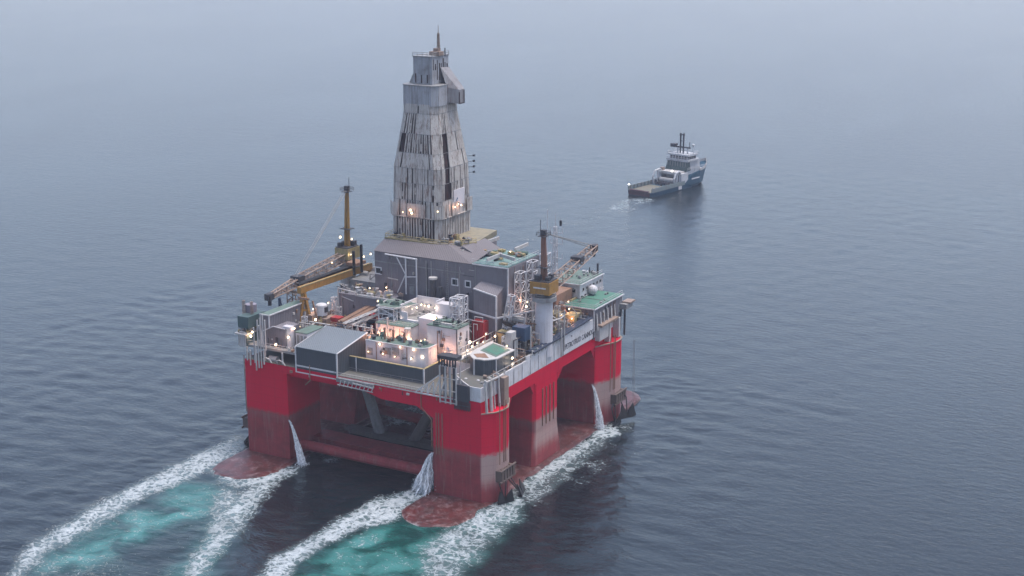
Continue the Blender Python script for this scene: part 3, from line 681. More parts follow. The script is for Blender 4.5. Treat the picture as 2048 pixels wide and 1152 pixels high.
clutter(-3, -.6, 3, 20, D + .03, 22, [M_brn, M_grey, M_dgrey, M_tan], 1.2, 1.2)
clutter(-16, -10.5, 17, 32, D + .03, 26, [M_brn, M_grey, M_ylw, M_offw, M_tan], 1.4, 1.8)
clutter(-30, -20, 22, 30, D + .03, 16, None, 2, 2)

# 11 derrick house
DH = MB(); hx0, hx1, hy0 = -51.9, -11.3, 33.0
DH.prism([(hx0, hy0), (hx1, hy0), (hx1, 49.8), (-30, 49.8), (-30, 60), (hx0, 60)], D + .03, 49.1)
DH = DH.build('derrick_house', M_dark, RIG)
rf = MB()  # sloping front roof up to the drill floor rim
rf.add([(hx0 - .2, hy0 - .3, 49.1), (-21.7, hy0 - .3, 49.1), (-32.4, 38.2, 52.0), (-51.8, 38.2, 51.6), (hx0 - .2, 60, 49.1), (-51.8, 60, 51.6), (-21.7, 41, 50.4), (-30, 44, 52)],
       [(0, 1, 2, 3), (4, 0, 3, 5), (1, 6, 7, 2)])
rf.build('front_roof', paint('weathered_roof', (0.115, 0.102, 0.105), (0.085, 0.075, 0.075), .5, .6, .2, corr=.05), DH)
# drill floor slab with walkway round the tower
df = MB(); df.prism([(-51.6, 38), (-37, 38), (-32.2, 38.3), (-27.5, 44.5), (-30, 60), (-53, 60)], 50.2, 51.7); DF = df.build('drill_floor', paint('drill_floor_grime', (0.19, 0.165, 0.11), (0.09, 0.085, 0.075), 1.0, .7, .5, streak=False), DH)
rl = MB(); rl.rail([(-52.6, 44, 51.7), (-51.6, 37.8, 51.7), (-36.6, 37.8, 51.7), (-32.0, 38.2, 51.7), (-27.4, 44.5, 51.7)], 1.1, 1.6, .08)
rl.bar((-51.7, 37.8, 51.7), (-36.6, 37.8, 51.7), .35, .3); rl.bar((-36.6, 37.8, 51.7), (-32.0, 38.1, 51.7), .35, .3); rl.bar((-32.0, 38.1, 51.7), (-27.3, 44.5, 51.7), .35, .3)
for x in np.arange(-50.5, -33, 2.2): rl.bar((x, 37.9, 51.5), (x, 37.2, 49.9), .15, .15)
rl.build('floor_rail', M_ylw, DH)
# stepped gables to starboard
ga = MB()
def gable(x0, x1, y0, y1, z, dz):
    ga.add([(x0, y0, z), (x1, y0, z), (x1, y1, z), (x0, y1, z), ((x0 + x1) / 2, y0, z + dz), ((x0 + x1) / 2, y1, z + dz)], [(0, 1, 4), (3, 5, 2), (0, 4, 5, 3), (1, 2, 5, 4), (0, 3, 2, 1)])
gable(-33.5, -22, 38.5, 49.8, 49.15, 2.6)
ga.build('gable_roof', MATS['weathered_roof'], DH)
tl = MB(); tl.prism([(-22, 33.4), (-11.6, 33.4), (-11.6, 49.6), (-29.8, 49.6)], 49.12, 49.3); tl.build('teal_roof_plate', M_teal, DH)
gr_ = MB()
rz = 50.0
for pa, pb in (((886, 490), (916, 481)), ((916, 481), (950, 499)), ((924, 504), (958, 489)), ((958, 489), (998, 476)), ((974, 520), (1000, 510)), ((1000, 510), (1030, 519)), ((1030, 499), (1056, 488))):
    a = P(*pa, z=50.6); b_ = P(*pb, z=50.6); gr_.bar(a, b_, .35, .9)
gr_.build('roof_parapet', M_offw, DH)
clutter(-28, -13, 40, 49, 49.3, 24, [M_grey, M_ylw, M_green2, M_brn], 2.2, 1.0)
tr = MB()
tr.bar((hx1, hy0 - .05, D), (hx1, hy0 - .05, 49.1), .35, .35); tr.bar((-21.7, hy0 - .2, 49.15), (hx1 + .2, hy0 - .2, 49.15), .2, .3)
tr.build('corner_trim', M_white, DH)
# windows / hatches on the front
for px, py, wd, ht in ((757, 541, 2.1, 2.0), (910, 564, 2.1, 2.0), (936, 568, 1.8, 1.9)):
    a = P(px, py, y=hy0 - .01); window(DH, (a[0] - wd / 2, hy0), (a[0] + wd / 2, hy0), a[2] - ht / 2, a[2] + ht / 2, (0, -1), fw=.3)
vt = MB()   # external pipe frame on the front wall
for px, pt, pb in ((811, 516, 588), (832.5, 517, 597)):
    a = P(px, pt, y=32.3); b_ = P(px, pb, y=32.3); vt.tube(a, (a[0], 32.3, b_[2]), .22, 6)
a = P(793, 514, y=32.3); b_ = P(811, 549, y=32.3); c_ = P(795, 585, y=32.3); d_ = P(834, 519, y=32.3)
vt.tube(a, b_, .16, 5); vt.tube(b_, c_, .16, 5); vt.tube(P(770, 508, y=32.4), d_, .22, 6); vt.tube(P(811, 554, y=32.3), P(832, 554, y=32.3), .14, 5)
vt.build('pipe_frame', M_white, DH)
ht_ = MB(); ht_.bar((hx0 + .3, hy0 - .1, 46.3), (-24, hy0 - .1, 46.3), .12, .25); ht_.build('cable_tray', M_grey, DH)
ht_ = MB(); ht_.bar((-48, hy0 - .12, 42.2), (-44.5, hy0 - .12, 42.0), .15, .3); ht_.build('cable_tray', M_offw, DH)
for x in (-46.5, -26.6, -20.8):
    ht_ = MB(); ht_.bar((x, hy0 - .1, D), (x, hy0 - .1, 48.6), .14, .14); ht_.build('drain_pipe', M_grey, DH)
ht_ = MB()
for k in range(22): ht_.bar((-29.6, hy0 - .15, 38 + k * .5), (-29.0, hy0 - .15, 38 + k * .5), .06, .06)
ht_.bar((-29.6, hy0 - .15, 38), (-29.6, hy0 - .15, 49), .07, .07); ht_.bar((-29.0, hy0 - .15, 38), (-29.0, hy0 - .15, 49), .07, .07); ht_.build('ladder', M_offw, DH)
for x in (-40.5, -33.8):
    ht_ = MB(); ht_.box(x, x + 1.1, hy0 - .1, hy0 - .002, 38.6, 40.8); ht_.build('door', M_grey, DH)
for y in (37, 42, 47):
    ht_ = MB(); ht_.box(hx1, hx1 + .12, y, y + 1.4, 44, 45.4); ht_.build('louvre', M_grey, DH)
# lean-to annex in front at right
MB().add([(-19.1, 29, D + .03), (-12.4, 29, D + .03), (-12.4, 33, D + .03), (-19.1, 33, D + .03), (-19.1, 29, 43.9), (-12.4, 29, 42.6), (-12.4, 33, 44.2), (-19.1, 33, 45)],
         [(0, 3, 2, 1), (4, 5, 6, 7), (0, 1, 5, 4), (1, 2, 6, 5), (2, 3, 7, 6), (3, 0, 4, 7)]).build('annex', M_dark, DH)
tr = MB(); tr.bar((-12.4, 28.9, D), (-12.4, 28.9, 42.7), .38, .38); tr.bar((-19.1, 28.9, 43.9), (-12.4, 28.9, 42.7), .3, .3)
tr.bar((-26, 28.8, 38.6), (-12.4, 28.8, 37.0), .35, .4); tr.bar((-12.4, 28.8, 37.0), (-8.5, 33, 37.6), .35, .4)
tr.bar((-26, 28.8, 36.3), (-16.6, 28.8, 35.2), .25, .3); tr.bar((-16.6, 28.8, 35.2), (-16.6, 28.8, 31), .25, .3); tr.build('annex_frame', M_white, DH)
# vents in front of house
MB().tube((-32.4, 31, 36), (-32.4, 31, 44.2), .8, 12).tube((-30.2, 31, 36), (-30.2, 31, 42.4), .55, 10).box(-35.5, -27, 30, 32.9, 36, 38.4).build('exhaust_duct', M_dgrey, RIG)
MB().tube((-32.4, 31, 44.2), (-32.4, 31, 44.7), 1.15, 12).build('exhaust_cap', M_offw, RIG)
# 12 lattice towers on starboard wall
lt = MB(); lt.truss((-10, 37, 30), (-10, 37, 47.5), 1.8, 2.6, 7, .17); LT = lt.build('lattice_tower', M_white, RIG)
lt = MB(); lt.truss((-10, 43.5, 31), (-10, 43.5, 49), 1.8, 2.8, 7, .17); lt.build('lattice_tower', M_white, RIG)
lt = MB(); lt.truss((-10, 50.5, 31), (-10, 50.5, 49.5), 1.8, 2.8, 7, .17); lt.build('lattice_tower', M_white, RIG)
lt = MB(); lt.truss((-11.5, 30.5, 29), (-9.0, 30.8, 43), 1.4, 1.4, 5, .17); lt.bar((-12.4, 28.9, 37), (-2, 38, 39), .3, .4); lt.build('lattice_tower', M_white, RIG)

# derrick ---------------------------------------------------------------
def oct_(cx, cy, hx, hy, c, z): return [(cx - hx + c, cy - hy, z), (cx + hx - c, cy - hy, z), (cx + hx, cy - hy + c, z), (cx + hx, cy + hy - c, z), (cx + hx - c, cy + hy, z), (cx - hx + c, cy + hy, z), (cx - hx, cy + hy - c, z), (cx - hx, cy - hy + c, z)]
dcx, dcy = -44.0, 49.2
M_gap = M_drust
secs = [(51.5, 7.6, 8.5), (57.4, 7.6, 8.5), (62.0, 7.45, 8.35), (66.5, 7.4, 8.2), (70.5, 7.3, 8.1), (74.5, 6.6, 7.6), (79.5, 5.9, 6.9), (84.8, 5.2, 6.1), (87.2, 5.2, 6.0)]
core = MB(); core.loft([oct_(dcx, dcy, hx - .35, hy - .35, 1.3, z) for z, hx, hy in secs]); DK = core.build('derrick', M_drust, RIG, label='tall enclosed tower clad in pale panels with rust dark gaps')
# vertical panel strips per band & face, with gaps where sheets are lost
def strip(mb, p0, p1, q0, q1, n, dep=.22):
    vs = []
    for base in (p0, p1, q1, q0): vs.append(base)
    o = [tuple(Vector(v) + n * dep) for v in vs]
    mb.add(vs + o, [(0, 3, 2, 1), (4, 5, 6, 7), (0, 1, 5, 4), (1, 2, 6, 5), (2, 3, 7, 6), (3, 0, 4, 7)])
# (chance that a seam is open) per band from below, stern face / starboard face
gapS = [1.0, .55, .80, .30, .18, .95, .2, .30]
gapE = [.90, .25, .55, .50, .35, .40, .10, .12]
for bi in range(len(secs) - 1):
    z0, ax0, ay0 = secs[bi]; z1, ax1, ay1 = secs[bi + 1]
    r0 = oct_(dcx, dcy, ax0, ay0, 1.5, z0); r1 = oct_(dcx, dcy, ax1, ay1, 1.5, z1)
    band = MB(); streak = MB()
    for fi in range(8):
        a0, b0 = Vector(r0[fi]), Vector(r0[(fi + 1) % 8]); a1, b1 = Vector(r1[fi]), Vector(r1[(fi + 1) % 8])
        n = (b0 - a0).cross(a1 - a0).normalized()
        wid = (b0 - a0).length; ns = max(2, int(wid / .78))
        pg = (gapS[bi] if fi in (0, 4) else gapE[bi] if fi in (2, 6) else .12)
        lo = lambda t_, s_: tuple((a0.lerp(b0, t_)).lerp(a1.lerp(b1, t_), s_))
        for k in range(ns):
            u = (k + .5) / ns
            if fi == 2 and bi in (2, 3, 4, 5) and .14 < u < (.34 if bi != 3 else .27): continue
            if fi == 0 and bi == 5 and u < .14: continue
            loc_ = pg
            if fi == 0 and bi == 6: loc_ = .95 if u < .42 else .05
            if fi == 0 and bi == 2: loc_ = .85 if .2 < u < .8 else .25
            if fi == 0 and bi == 7: loc_ = .05
            g0 = rnd(.38, .68) if random.random() < loc_ else .025
            strip(band, lo(k / ns, 0), lo((k + 1 - g0) / ns, 0), lo(k / ns, 1), lo((k + 1 - g0 * rnd(.6, 1)) / ns, 1), n)
            if g0 > .1 and random.random() < .32:      # part of the open seam still covered
                s0 = rnd(0, .5); s1 = s0 + rnd(.3, .5)
                strip(band, lo((k + 1 - g0) / ns, s0), lo((k + 1) / ns, s0), lo((k + 1 - g0) / ns, min(s1, .98)), lo((k + 1) / ns, min(s1, .98)), n, .1)
    band.build('cladding_band', M_panel, DK)
# horizontal girts
gt = MB()
for z, hx, hy in secs[:-1]:
    r = oct_(dcx, dcy, hx + .24, hy + .24, 1.5, z)
    for i in range(8): gt.bar(r[i], r[(i + 1) % 8], .05, .10)
gt.build('girt', M_grey, DK)
# walkway box around lower part (wider band)
bx = MB()
for fi in (0, 1, 2, 7):
    r0 = oct_(dcx, dcy, 8.2, 9.1, 1.6, 57.6); r1 = oct_(dcx, dcy, 8.2, 9.1, 1.6, 61.2)
    a0, b0, a1, b1 = Vector(r0[fi]), Vector(r0[(fi + 1) % 8]), Vector(r1[fi]), Vector(r1[(fi + 1) % 8]); n = (b0 - a0).cross(a1 - a0).normalized(); ns = max(2, int((b0 - a0).length / .9))
    for k in range(ns):
        if random.random() < .2: continue
        if fi == 0 and k in (2, 3, 4): continue
        if fi == 2 and k > ns - 8 and k < ns - 3: continue
        lo = lambda t_, s_: tuple((a0.lerp(b0, t_)).lerp(a1.lerp(b1, t_), s_))
        strip(bx, lo(k / ns, 0), lo((k + .97) / ns, 0), lo(k / ns, 1), lo((k + .97) / ns, 1), n, .1)
r0 = oct_(dcx, dcy, 8.2, 9.1, 1.6, 57.4); bx.loft([r0, oct_(dcx, dcy, 8.2, 9.1, 1.6, 57.55)])
bx.build('walkway_shroud', M_panel, DK)
# white sign on starboard face
bx = MB(); s0 = P(907, 383, x=-36.3); s1 = P(928, 400, x=-36.3)
bx.box(-36.4, -36.15, s0[1], s1[1], s1[2] - .8, s0[2] + .3); SG = bx.build('sign_board', M_wall, DK)
mk = MB(); ym = (s0[1] + s1[1]) / 2
for k in range(6): mk.tube((-36.1, s0[1] + .3 + k * .22, s1[2] - .4 + k * .28), (-36.1, s0[1] + .6 + k * .22, s1[2] - .2 + k * .3), .12, 5)
mk.build('sign_emblem', M_blue, DK)
# crown section
cr = MB(); cr.loft([oct_(dcx + .1, dcy, 5.55, 6.2, 1.5, 86.8), oct_(dcx + .1, dcy, 5.5, 6.2, 1.5, 91.9)]); CR = cr.build('crown_shroud', paint('crown_panel', (0.27, 0.275, 0.29), (0.14, 0.13, 0.13), .8, .6, .3, rust=(0.14, 0.075, 0.05), rust_amt=.4), DK)
cr = MB(); cr.loft([[(v[0], v[1], v[2]) for v in oct_(dcx + .1, dcy, 5.6, 6.3, 1.5, 91.9)], oct_(dcx + .1, dcy, 5.6, 6.3, 1.5, 92.15)])
cr.add([(dcx - 5.2, dcy - 2, 92.16), (dcx - 2.6, dcy - 4, 92.16), (dcx - 2.6, dcy + 4, 92.16), (dcx - 5.2, dcy + 3, 92.16), (dcx - 2.61, dcy - 3.6, 95.4), (dcx - 2.61, dcy + 4, 95.4)], [(0, 1, 4), (1, 2, 5, 4), (2, 3, 5), (0, 4, 5, 3), (0, 3, 2, 1)]); cr.build('crown_roof', M_grey, DK)
cr = MB(); cr.box(dcx - 2.6, dcx + 3.2, dcy - 4, dcy + 4.2, 92.2, 99.3)
cr.build('crown_block_house', MATS['crown_panel'], DK)
mb = MB()
for k in range(8):
    y = dcy - 3.4 + k * .95; mb.box(dcx + 3.2, dcx + 3.3, y, y + .18 + .2 * (k % 2), 93 + rnd(0, 3), 97 + rnd(0, 2))
for k in range(3):
    x = dcx - 2 + k * 1.8; mb.box(x, x + .3, dcy - 4.1, dcy - 4, 92.5, 95 + rnd(-1, 1))
mb.build('rust_gap', M_drust, DK)
# side enclosure bulging to starboard / forward
sb = MB(); sb.add([(-38.3, 48.6, 87.4), (-35.9, 50.4, 87.0), (-35.9, 53.2, 87.0), (-39.4, 54.6, 87.2), (-38.5, 48.6, 91.4), (-35.9, 50.5, 90.6), (-35.9, 53.3, 90.6), (-40.7, 53.6, 96.0), (-40.7, 49.2, 96.4)],
    [(0, 3, 2, 1), (0, 1, 5, 4), (1, 2, 6, 5), (4, 5, 8), (5, 6, 7, 8), (2, 3, 7, 6), (0, 4, 8, 7, 3)])
sb.build('crown_side_bay', paint('bay_crown', (0.19, 0.185, 0.19), (0.11, 0.10, 0.10), .8, .6, .3, rust=(0.12, .06, .04), rust_amt=.4), DK)
mb = MB(); mb.box(-35.9, -35.75, 50.5, 50.8, 87.2, 90); mb.box(-35.9, -35.75, 52.9, 53.2, 87.2, 90.4); mb.bar((-35.85, 50.4, 87.0), (-35.85, 53.2, 87.0), .25, .25); mb.build('bay_gap', M_drust, DK)
# top platform and antenna
tp = MB(); tp.box(dcx - 2.8, dcx + 3.4, dcy - 4.2, dcy + 4.4, 99.3, 99.5); tp.rail([(dcx - 2.7, dcy - 4.1, 99.5), (dcx + 3.3, dcy - 4.1, 99.5), (dcx + 3.3, dcy + 4.2, 99.5)], .9, 1.5, .07)
tp.build('top_platform', M_grey, DK)
tp = MB(); a = P(877, 108, y=dcy); tp.truss((a[0], dcy, 99.4), (a[0], dcy, 105.2), .6, .6, 6, .1, .35, .35); tp.tube((a[0], dcy, 105.2), (a[0], dcy, 107.2), .09, 5)
tp.build('antenna_mast', M_tan, DK)
tp = MB(); tp.box(a[0] - 2, a[0] + 1, dcy - 1.4, dcy + 1, 99.5, 100.5); tp.box(a[0] - 1.1, a[0] + .3, dcy - .8, dcy + .6, 100.5, 101.3); tp.build('crown_sheaves', M_tan, DK)
tp = MB(); b_ = P(890, 112, y=dcy); tp.tube((b_[0], dcy, 99.3), (b_[0], dcy, 101.5), .16, 6); tp.build('crown_davit', M_dgrey, DK)
# side catwalk brackets (burner lines) left and right
sbk = MB()
for k in range(4):
    z = 66.2 + k * 1.5; sbk.box(-55.6, -55.0, 55, 55.5, z, z + .6); sbk.tube((-55.3, 55.2, 66.3 + k * 1.5), (-51.6, 55, 66.3 + k * 1.5), .07, 4)
for k in range(4):
    z = 67.3 + k * 1.5; sbk.box(-36.3, -35.9, 58.0, 58.6, z, z + .5); sbk.tube((-37.4, 57, z + .2), (-36.1, 58.2, z + .2), .07, 4)
sbk.build('side_bracket', M_dgrey, DK)

# 16 mid-port dark house with platform
MP = house('mid_house', -58.9, -43.0, 26, 32.9, D + .03, 38.0, M_dark, M_dark, None, .1)
tr = MB(); tr.bar((-58.9, 25.9, D), (-58.9, 25.9, 39.6), .32, .32); tr.bar((-58.9, 25.9, 39.5), (-53, 25.9, 38.9), .28, .3)
tr.bar((-53.2, 25.8, 38.4), (-41, 25.8, 38.4), .35, .55); tr.bar((-57.8, 25.8, 37.4), (-54, 25.8, 36.6), .2, .2); tr.build('white_frame', M_offw, MP)
clutter(-53, -42.5, 26.5, 32, 38.2, 22, [M_ylw, M_grey, M_offw, M_tan], 1.6, 1.6)
# 18 port aft corner
LH = MB(); LH.add([(-66.3, 3, 29.2), (-59.0, 3, 29.2), (-59.0, 9, 29.2), (-66.3, 9, 29.2), (-66.3, 3, 32.4), (-62.8, 3, 34.2), (-59.0, 3, 34.0), (-59, 9, 34), (-62.8, 9, 34.2), (-66.3, 9, 32.4)],
    [(0, 3, 2, 1), (0, 1, 6, 5, 4), (1, 2, 7, 6), (2, 3, 9, 8, 7), (3, 0, 4, 9), (4, 5, 8, 9), (5, 6, 7, 8)]); LH = LH.build('port_aft_house', M_dark, RIG)
MB().bar((-66.4, 2.9, 32.5), (-62.8, 2.9, 34.3), .3, .3).bar((-62.8, 2.9, 34.3), (-59, 2.9, 34.1), .16, .16).bar((-66.4, 2.9, 28), (-66.4, 2.9, 32.5), .3, .3).build('white_edge', M_white, LH)
L2 = house('port_aft_upper_house', -66.9, -64.2, 3.2, 18, D, 36.8, M_dark, M_green2, M_white, .1)
MB().box(-70.2, -54, 1.2, 17, 28.4, D).build('port_aft_deck', M_grey, RIG)
mk = MB()
for x in (-69.8, -64, -58.5, -54.2):
    for y in (.8, 16): mk.tube((x, y, HR), (x, y, 28.5), .25, 6)
mk.build('deck_leg', M_offw, RIG)
mk = MB(); mk.box(-68, -55, 9, 16, HR + .05, 28.3); mk.build('mooring_winch_bay', M_black, RIG)
mk = MB()
for x in (-62.8, -58.6): mk.path([(x - 1.6, 1, 24.9), (x - 1.5, .4, 26.2), (x - .6, .3, 26.6), (x + .6, .3, 26.3), (x + 1.4, .3, 25.2)], .18, 6)
mk.tube((-63.5, 2, 26), (-61, 2, 26), .8, 10); mk.build('mooring_frame', M_offw, RIG)
MB().box(-60.2, -57.8, 3.5, 5.2, D, 34.6).build('white_locker', M_wall, RIG)
LR = house('port_aft_store', -57.3, -53.8, 5, 12, D, 33.0, M_wall, M_green2, None, .15)
for k in range(3): MB().box(-56.9 + k * 1.15, -56.1 + k * 1.15, 4.9, 5, 30, 32.4).build('louvre', M_grey, LR)
vp = MB()
for px, t_, b__, y in ((507, 655, 725, -.6), (514, 640, 735, -.8), (519, 636, 735, -.6), (524, 628, 728, -.4), (529, 640, 700, -.2), (511, 690, 740, -1.2), (500, 700, 730, -.5), (494, 700, 720, -.6)):
    a = P(px, t_, y=y); b_ = P(px, b__, y=y); vp.tube((a[0], y, a[2]), (a[0], y, b_[2]), .2, 6)
vp.bar(P(505, 690, y=-.6), P(530, 694, y=-.6), .15, .15)
vp.build('vertical_pipe', M_offw, RIG)
lb = MB(); lb.box(-73, -69.6, 0, 9, 31.5, 31.9); lb.box(-72.4, -70, .6, 7, 28.3, 31.5); lb.build('boat_platform', M_offw, RIG)
lb = MB(); lb.box(-72.6, -69.2, 1, 8, 33.2, 36.2); lb.box(-72.2, -69.8, .8, 8, 28.2, 31.4); lb.build('boat_station', paint('dark_green_paint', (0.05, 0.08, 0.08), (0.04, 0.04, 0.04)), RIG)
clutter(-72.8, -69.8, .2, 8, 31.9, 14, [M_ylw, M_offw, M_grey, M_dgrey], 1.0, 1.3)
MB().tube((-72.2, 6, 35.8), (-72.2, 6, 38.2), 1.5, 12).build('grey_tank', paint('lilac_grey_paint', (0.17, 0.15, 0.18)), RIG)
tw = MB()
for x in (-72.9, -70.3): tw.truss((x, 4, 36), (x, 4, 39.5), .5, .5, 3, .08)
tw.build('small_lattice', M_tan, RIG)
# port deck clutter, warm lit
clutter(-64, -54, 12, 26, D + .03, 60, [M_tan, M_brn, M_offw, M_ylw, M_grey], 2.0, 2.2)
clutter(-69, -60, 14, 30, D + .03, 40, [M_tan, M_brn, M_offw, M_grey], 2.0, 3.0)
clutter(-52, -42, 15, 26, D + .03, 40, [M_grey, M_offw, M_dgrey, M_brn, M_redc, M_navy], 2.2, 2.2)
MB().box(-63.9, -61.8, 18, 24, 29.1, 33.5).box(-60.6, -58.8, 20, 25, 29.1, 32.4).build('mud_tank', M_tan, RIG)
# blue/red bundle behind shed
MB().tube((-55, 19.5, 31.5), (-45.5, 23.5, 33.0), .7, 7).tube((-54.5, 18.4, 31.2), (-46, 22, 32), .6, 7).build('hose_bundle', M_navy, RIG)
MB().box(-57.4, -54.6, 20, 22.4, 29.1, 33.2).box(-48.5, -45, 23, 25, 31, 34.6).build('red_locker', M_redc, RIG)
# 22 slanted pipe chute with truss legs
ch = MB()
for k in range(4): ch.tube((-52.5 + k * .9, 16.8, 33.4 + .2 * (k % 2)), (-48.2 + k * .9, 31.5, 37.0 + .2 * (k % 2)), .38, 6)
ch.build('drill_pipe_stack', M_brn, RIG)
ch = MB(); ch.truss((-50, 15.8, 33.0), (-42.5, 24, 36.6), 1.2, 1.2, 6, .2)
for k in range(5):
    x = -49.5 + k * 2.2; ch.tube((x, 16.2, 29), (x + 1.0, 16.8, 34), .2, 5); ch.tube((x + 2, 16.2, 29), (x + .6, 16.8, 34), .16, 5)
ch.build('chute_truss', M_offw, RIG)
# 20 green canopy on lattice
cn = MB(); cn.prism([(-42.6, 19.8), (-37.0, 19.8), (-34.0, 26.4), (-43.8, 28)], 38.1, 38.5); CN = cn.build('canopy', M_offw, RIG)
MB().prism([(-42.2, 20.1), (-37.3, 20.1), (-34.4, 26.2), (-43.4, 27.6)], 38.503, 38.56).build('canopy_top', M_green2, CN)
ct = MB(); ct.truss((-39.6, 20.6, 33.2), (-39.6, 20.6, 38.1), 4.6, 1.6, 3, .2); ct.truss((-38.4, 22.5, 34.8), (-38.4, 22.5, 38.1), 3.6, 1.6, 3, .16); ct.build('canopy_lattice', M_white, CN)
clutter(-43, -35.5, 21.5, 26, 38.56, 10, [M_green2, M_grey, M_dgrey], 1.2, 1.0)
# 19 lit white enclosure
EN = MB(); EN.box(-36.6, -24.9, 21.5, 30, D + .03, 35.4); EN = EN.build('process_module', M_wall, RIG)
mb = MB(); mb.box(-36.8, -36.4, 22, 29.8, 35.4, 39.0); mb.box(-36.4, -28.6, 29.6, 30, 35.4, 39.6); mb.box(-36.4, -34.4, 21.6, 22, 35.4, 37.3); mb.box(-28.6, -28.2, 26, 30, 35.4, 40.0)
mb.build('screen_wall', M_wall, EN)
mb = MB(); mb.box(-28.2, -22.4, 26, 28.8, 35.5, 39.5); mb.build('pink_block', M_wall, EN)
mb = MB(); mb.truss((-21.8, 25, 35.8), (-21.8, 25, 42), 2.8, 1.6, 3, .2); mb.truss((-21.8, 27.5, 35.8), (-21.8, 27.5, 42), 2.8, 1.6, 3, .2); mb.build('lattice_frame', M_white, EN)
mb = MB(); mb.prism([(-36, 22.4), (-29.2, 22.4), (-29, 29.4), (-36, 29.4)], 35.42, 35.5); mb.build('module_floor', M_grey, EN)
clutter(-29, -22, 22, 25.5, 35.42, 14, [M_grey, M_green2, M_offw], 1.4, 1.5)
clutter(-35.5, -29.5, 23, 29, 35.5, 9, [M_offw, M_grey], 1.2, 1.0)
# 24 forward starboard block
FG = house('forward_house', -8.2, 0.4, 58.8, 76.2, 27.6, 33.6, M_dark, M_green, M_white, .35)
MB().bar((-7.8, 67.6, 33.86), (.4, 67.6, 33.86), .3, .1).build('roof_seam', M_green2, FG)
MB().box(-8.6, -8.2, 62, 77, 33.8, 34.3).build('roof_kerb', M_ylw, FG)
mk = MB()
for k in range(6): mk.bar((1.0, 60 + k * 2.2, 27.6), (.6, 60 + k * 2.2, 32.2), .22, .4)
mk.build('side_strut', M_offw, FG)
MB().box(.42, 2.0, 60.6, 71, 28.4, 28.9).build('side_balcony', M_tan, FG)
MB().box(.02, 1.4, 60.4, 66, 24.5, 28.3).build('side_casing', M_offw, FG)
MB().box(.03, 1.5, 66.3, 67.3, 22.8, 28.3).box(.03, 1.8, 71.6, 72.6, 22.8, 28.3).build('side_leg', M_offw, FG)
MB().box(-.4, .4, 58.6, 59.2, 25.3, 27.6).build('side_post', M_dgrey, FG)
BR = house('bridge_house', -17.5, -7.5, 66, 80, D, 37.6, M_white, M_green2, M_white, .3)
for k in range(6): window(BR, (-7.5, 67.4 + k * 2.1), (-7.5, 68.8 + k * 2.1), 35.4, 36.6, (1, 0), frame=M_offw)
for k in range(4): window(BR, (-16.6 + k * 2.2, 66), (-15.2 + k * 2.2, 66), 35.2, 36.5, (0, -1), frame=M_offw)
MB().rail([(-17.5, 65.8, 33), (-7, 65.8, 33), (-7, 80, 33)], 1.1, 2, .07).box(-17.6, -7, 65.4, 66, 32.8, 33).build('balcony', M_offw, BR)
MB().sphere((-6.2, 71.4, 35.3), 1.35, 12, 8).build('satellite_dome', M_white, RIG)
MB().tube((-8.5, 79, 37.6), (-8.5, 79, 40.8), .3, 6).tube((-11, 79, 37.6), (-11, 79, 39.4), .15, 6).build('roof_antenna', M_dgrey, BR)
rm = MB(); rm.truss((-12, 60, 31), (-12, 60, 54.6), 1.4, 1.4, 14, .1, .7, .7); rm.tube((-12, 60, 54.6), (-12, 60, 58), .09, 5)
for z in (42, 46, 50, 53): rm.bar((-13.6, 60, z), (-9.8, 60, z), .14, .14); rm.tube((-9.9, 60, z), (-9.9, 60, z + 1.4), .1, 4); rm.tube((-13.5, 60, z), (-13.5, 60, z + 1.2), .1, 4)
rm.tube((-14.4, 60, 36), (-14.4, 60, 59), .12, 5); rm.build('radio_mast', M_white, RIG)
rm = MB(); rm.tube((-10.4, 60, 55), (-10.4, 60, 56.5), .35, 6); rm.build('radar', M_dgrey, RIG)
# yellow blocks between crane and forward house
MB().box(-8.5, -5.0, 47, 51, 29.1, 34.4).box(-5, -2, 52, 56, 29.1, 33.2).build('yellow_winch', M_ylw, RIG)
MB().box(-3.9, -3.4, 44, 58, 29.1, 32.2).build('sheltered_wall', M_dark, RIG)
clutter(-12, -1, 36, 58, D + .03, 70, [M_grey, M_offw, M_tan, M_brn, M_ylw, M_green2], 2.0, 3.0)
clutter(-14, -8, 50, 66, 33, 24, [M_tan, M_brn, M_ylw, M_grey], 2.2, 2.5)
MB().box(-16, -9, 50, 65, D, 33).build('forward_module', M_tan, RIG)
MB().box(-16, -9.5, 56, 65.5, 33, 36.8).build('forward_module', M_brn, RIG)
# 26 hose tray along the side
ht = MB()
for k in range(5): ht.path([(-1.6 + k * .5, 25, 30.9 + .1 * (k % 2)), (-1.3 + k * .45, 40, 31.2 + .15 * (k % 2)), (-1.0 + k * .4, 57, 31.9)], .3, 6)
ht.build('hose_tray', M_navy, RIG)
ct = MB(); ct.tube((0.7, 41, 27), (.7, 41, 38), .2, 6); ct.tube((0.7, 39.4, 26), (.7, 39.4, 33.6), .22, 6); ct.tube((-1.2, 26.5, 29), (-1.2, 26.5, 37), .18, 6); ct.path([(-2.4, 34, 35.4), (.5, 39.4, 36.2), (.7, 41, 36.6)], .18, 6)
for y in (4, 8, 12, 16, 20, 24): ct.tube((-.1, y, 29.7), (-.1, y, 30.9), .06, 4)
ct.bar((-.1, 3, 30.8), (-.1, 24, 30.8), .1, .1); ct.build('side_rail', M_offw, RIG)
st = MB()
for k in range(26): st.box(.06, .22, 24 + k * .65, 24.4 + k * .65, 29.9 + .3 * (k % 3), 30.8 + .25 * ((k * 7) % 4))
st.build('bulwark_fitting', M_offw, UP)
